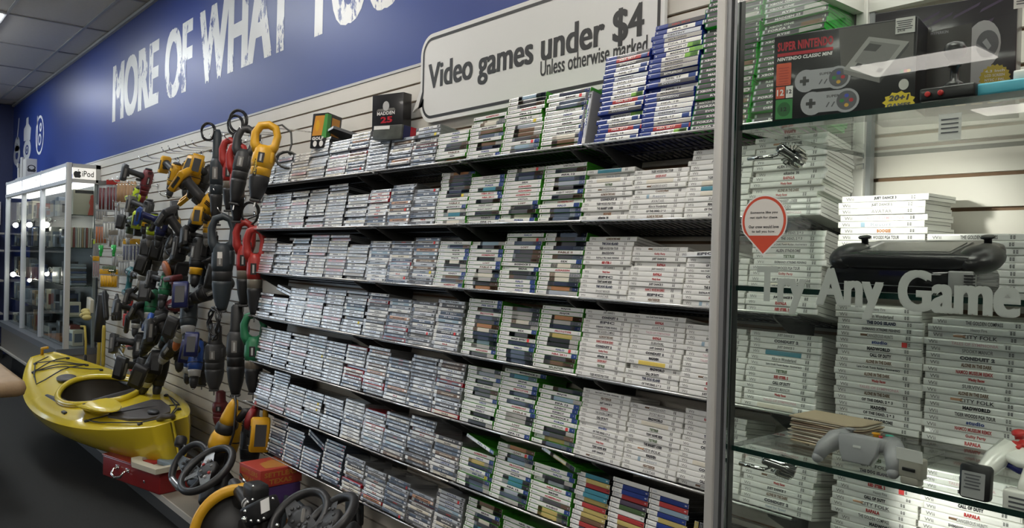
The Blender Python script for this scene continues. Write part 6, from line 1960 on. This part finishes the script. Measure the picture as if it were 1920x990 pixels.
# bigger tools standing on the deck by the shelves
recip(414, 732, 'dark red corded drill hanging below the black grinders', 'maroon', 'maroon', 'maroon', Y=1.80, L=.24, loop=False, back='maroon', fat=1.2)
t = thing('rotary_hammer', 'big yellow and black rotary hammer standing on the deck', 'hammer drill')
P0, P1 = at(440, 752, 1.62), at(400, 866, 1.55)
t.matrix_world = TR(*P0)
D_ = P1 - P0
def seg(nm, a, b_, rs, m):
    n = len(rs)
    MB().tube([D_ * (a + (b_ - a) * i / (n - 1)) for i in range(n)], rs, m, 14).build(nm, t)
seg('handle', -.02, .36, [.016, .028, .034, .040, .042], tm('yellow'))
seg('grip_band', .34, .52, [.040, .050, .052, .046], tm('black'))
seg('housing', .50, .78, [.046, .058, .060, .056], tm('yellow'))
seg('gear_case', .76, 1.04, [.056, .062, .060, .05], tm('black'))
q = MB()
q.tube([(0, 0, 0), (.03, -.01, .03), (.07, -.02, .0), (.075, -.03, -.15), (.05, -.06, -.28), (.01, -.06, -.42)], .0065, blp, 6)
q.build('cord', t)
drill(432, 815, (.0, -.4, -.9), (.3, .2, .9), 'black and yellow drill behind the big rotary hammer', 'yellow', 'black', 'black', 'black', Y=1.72, s=1.5, base=False)
t = thing('circular_saw', 'red circular saw with black guard hanging below the last shelf end', 'saw')
t.matrix_world = frame_at(472, 785, 1.70, (-.3, -.9, .1), (0, 0, -1)) @ Matrix.Scale(.62, 4)
MB().tube([(-.03, 0, 0), (-.02, 0, 0), (.02, 0, 0), (.03, 0, 0)], [.085, .10, .10, .085], tm('crimson'), 20).build('guard', t)
MB().tube([(.02, .02, .06), (.06, .03, .05), (.10, .03, -.04)], [.03, .035, .03], tm('black'), 10).build('motor', t)
MB().tube([(0, .03, .09), (.0, -.02, .15), (0, -.08, .12), (0, -.10, .05)], .018, tm('crimson'), 8).build('handle', t)
recip(498, 766, 'small yellow tool hanging under the shelf end behind the red saw', 'yellow', 'yellow', 'black', Y=1.76, L=.24, loop=False, back='yellow', fat=.6)
drill(470, 830, (.1, -.3, -.9), (.4, .2, .8), 'black drill standing behind the rotary hammer', 'black', 'yellow', 'black', 'black', Y=1.74, s=1.4)

# ---------------------------------------------------------------- boxes on top of the shelves
t = thing('golf_game_box', 'black and orange boxed golf game with green corner on the top shelf', 'game box')
gp_ = at(610, 282, 1.78)
t.matrix_world = TR(gp_.x, 1.775, gp_.z) @ rot(-6, 0, 20) @ Matrix.Scale(.60, 4)
MB().box((.0, .0, .14), (.16, .16, .28), blk, bev=.003).build('carton', t)
q = MB()
og = mat('golf_orange', (.55, .24, .03), .4)
gg = mat('golf_green', (.06, .28, .06), .4)
def side(poly, m, f, d=.0006):
    vs = [((p[0], -.08 - d, p[1]) if f == 0 else (.08 + d, p[0], p[1])) for p in poly]
    q.add(vs, [tuple(range(len(poly)))], m)
side([(-.07, .10), (.05, .10), (.05, .26), (-.05, .26)], og, 0)
side([(.03, .08), (.08, .08), (.08, .27), (.05, .27)], gg, 0, .0009)
side([(-.08, .08), (-.04, .08), (-.04, .27), (-.08, .27)], gg, 1)
side([(-.03, .10), (.06, .10), (.06, .25), (-.03, .25)], og, 1)
side(ell(.015, .16, .02, .035), tm('maroon'), 1, .0012)
side(ell(-.02, .18, .022, .045), tm('yellow'), 0, .0012)
side(ell(-.03, .035, .02, .024), wht, 0, .0008)
side(ell(.035, .035, .02, .024), wht, 0, .0008)
q.text('GOLF', -.065, .064, .12, .026, wht, -.0815, .05)
q.build('box_print', t)
bp_ = at(697, 248, 1.80)
t = thing('football_game_box', 'black boxed football game standing behind a smaller carton on the top shelf', 'game box')
t.matrix_world = TR(bp_.x, 1.80, bp_.z) @ rot(0, 0, 16) @ Matrix.Diagonal((.86, .9, .70, 1))
MB().box((.105, .03, .115), (.21, .06, .23), blk, bev=.002).build('carton', t)
q = MB()
q.text('MADDEN', .035, .10, .12, .022, wht, -.0008, .03)
flat(q, ell(.095, .155, .022, .03), mat('carton_silver', (.45, .45, .45), .4), -.0006)
ring = ell(.095, .14, .055, .04)
flat(q, [(.03, .125), (.16, .125), (.15, .14), (.04, .14)], tm('grey'), -.0005)
q.text('25', .06, .05, .08, .04, red_t, -.0008, .04)
q.build('box_print', t)
sp_ = at(716, 262, 1.70)
t = thing('controller_carton', 'dark camouflage carton with red side lying on the clear cases of the top shelf', 'box')
t.matrix_world = TR(at(698, 258, 1.70).x, 1.70, sp_.z + .006) @ rot(-4, 3, 8) @ Matrix.Diagonal((1.0, .8, .66, 1))
MB().box((.09, .09, .045), (.18, .18, .09), mat('camo_carton', (.07, .075, .065), .35, var=.9, vscale=18), bev=.003).build('carton', t)
q = MB()
q.box((.1806, .105, .045), (.0012, .15, .086), red_t)
q.box((.1814, .035, .045), (.0012, .045, .086), tm('navy'))
q.box((.0, .0, .0), (.10, .002, .022), wht, TR(.055, -.001, .075))
q.build('box_print', t)

bpy.context.view_layer.update()
for o in [o for o in COL.objects if o.parent is None and o.get('label', '').startswith(('dark red corded drill hanging', 'small yellow tool hanging'))]:
    hold(o, 'chrome peg hook holding the ' + o['label'].split(' hanging')[0], -.012)
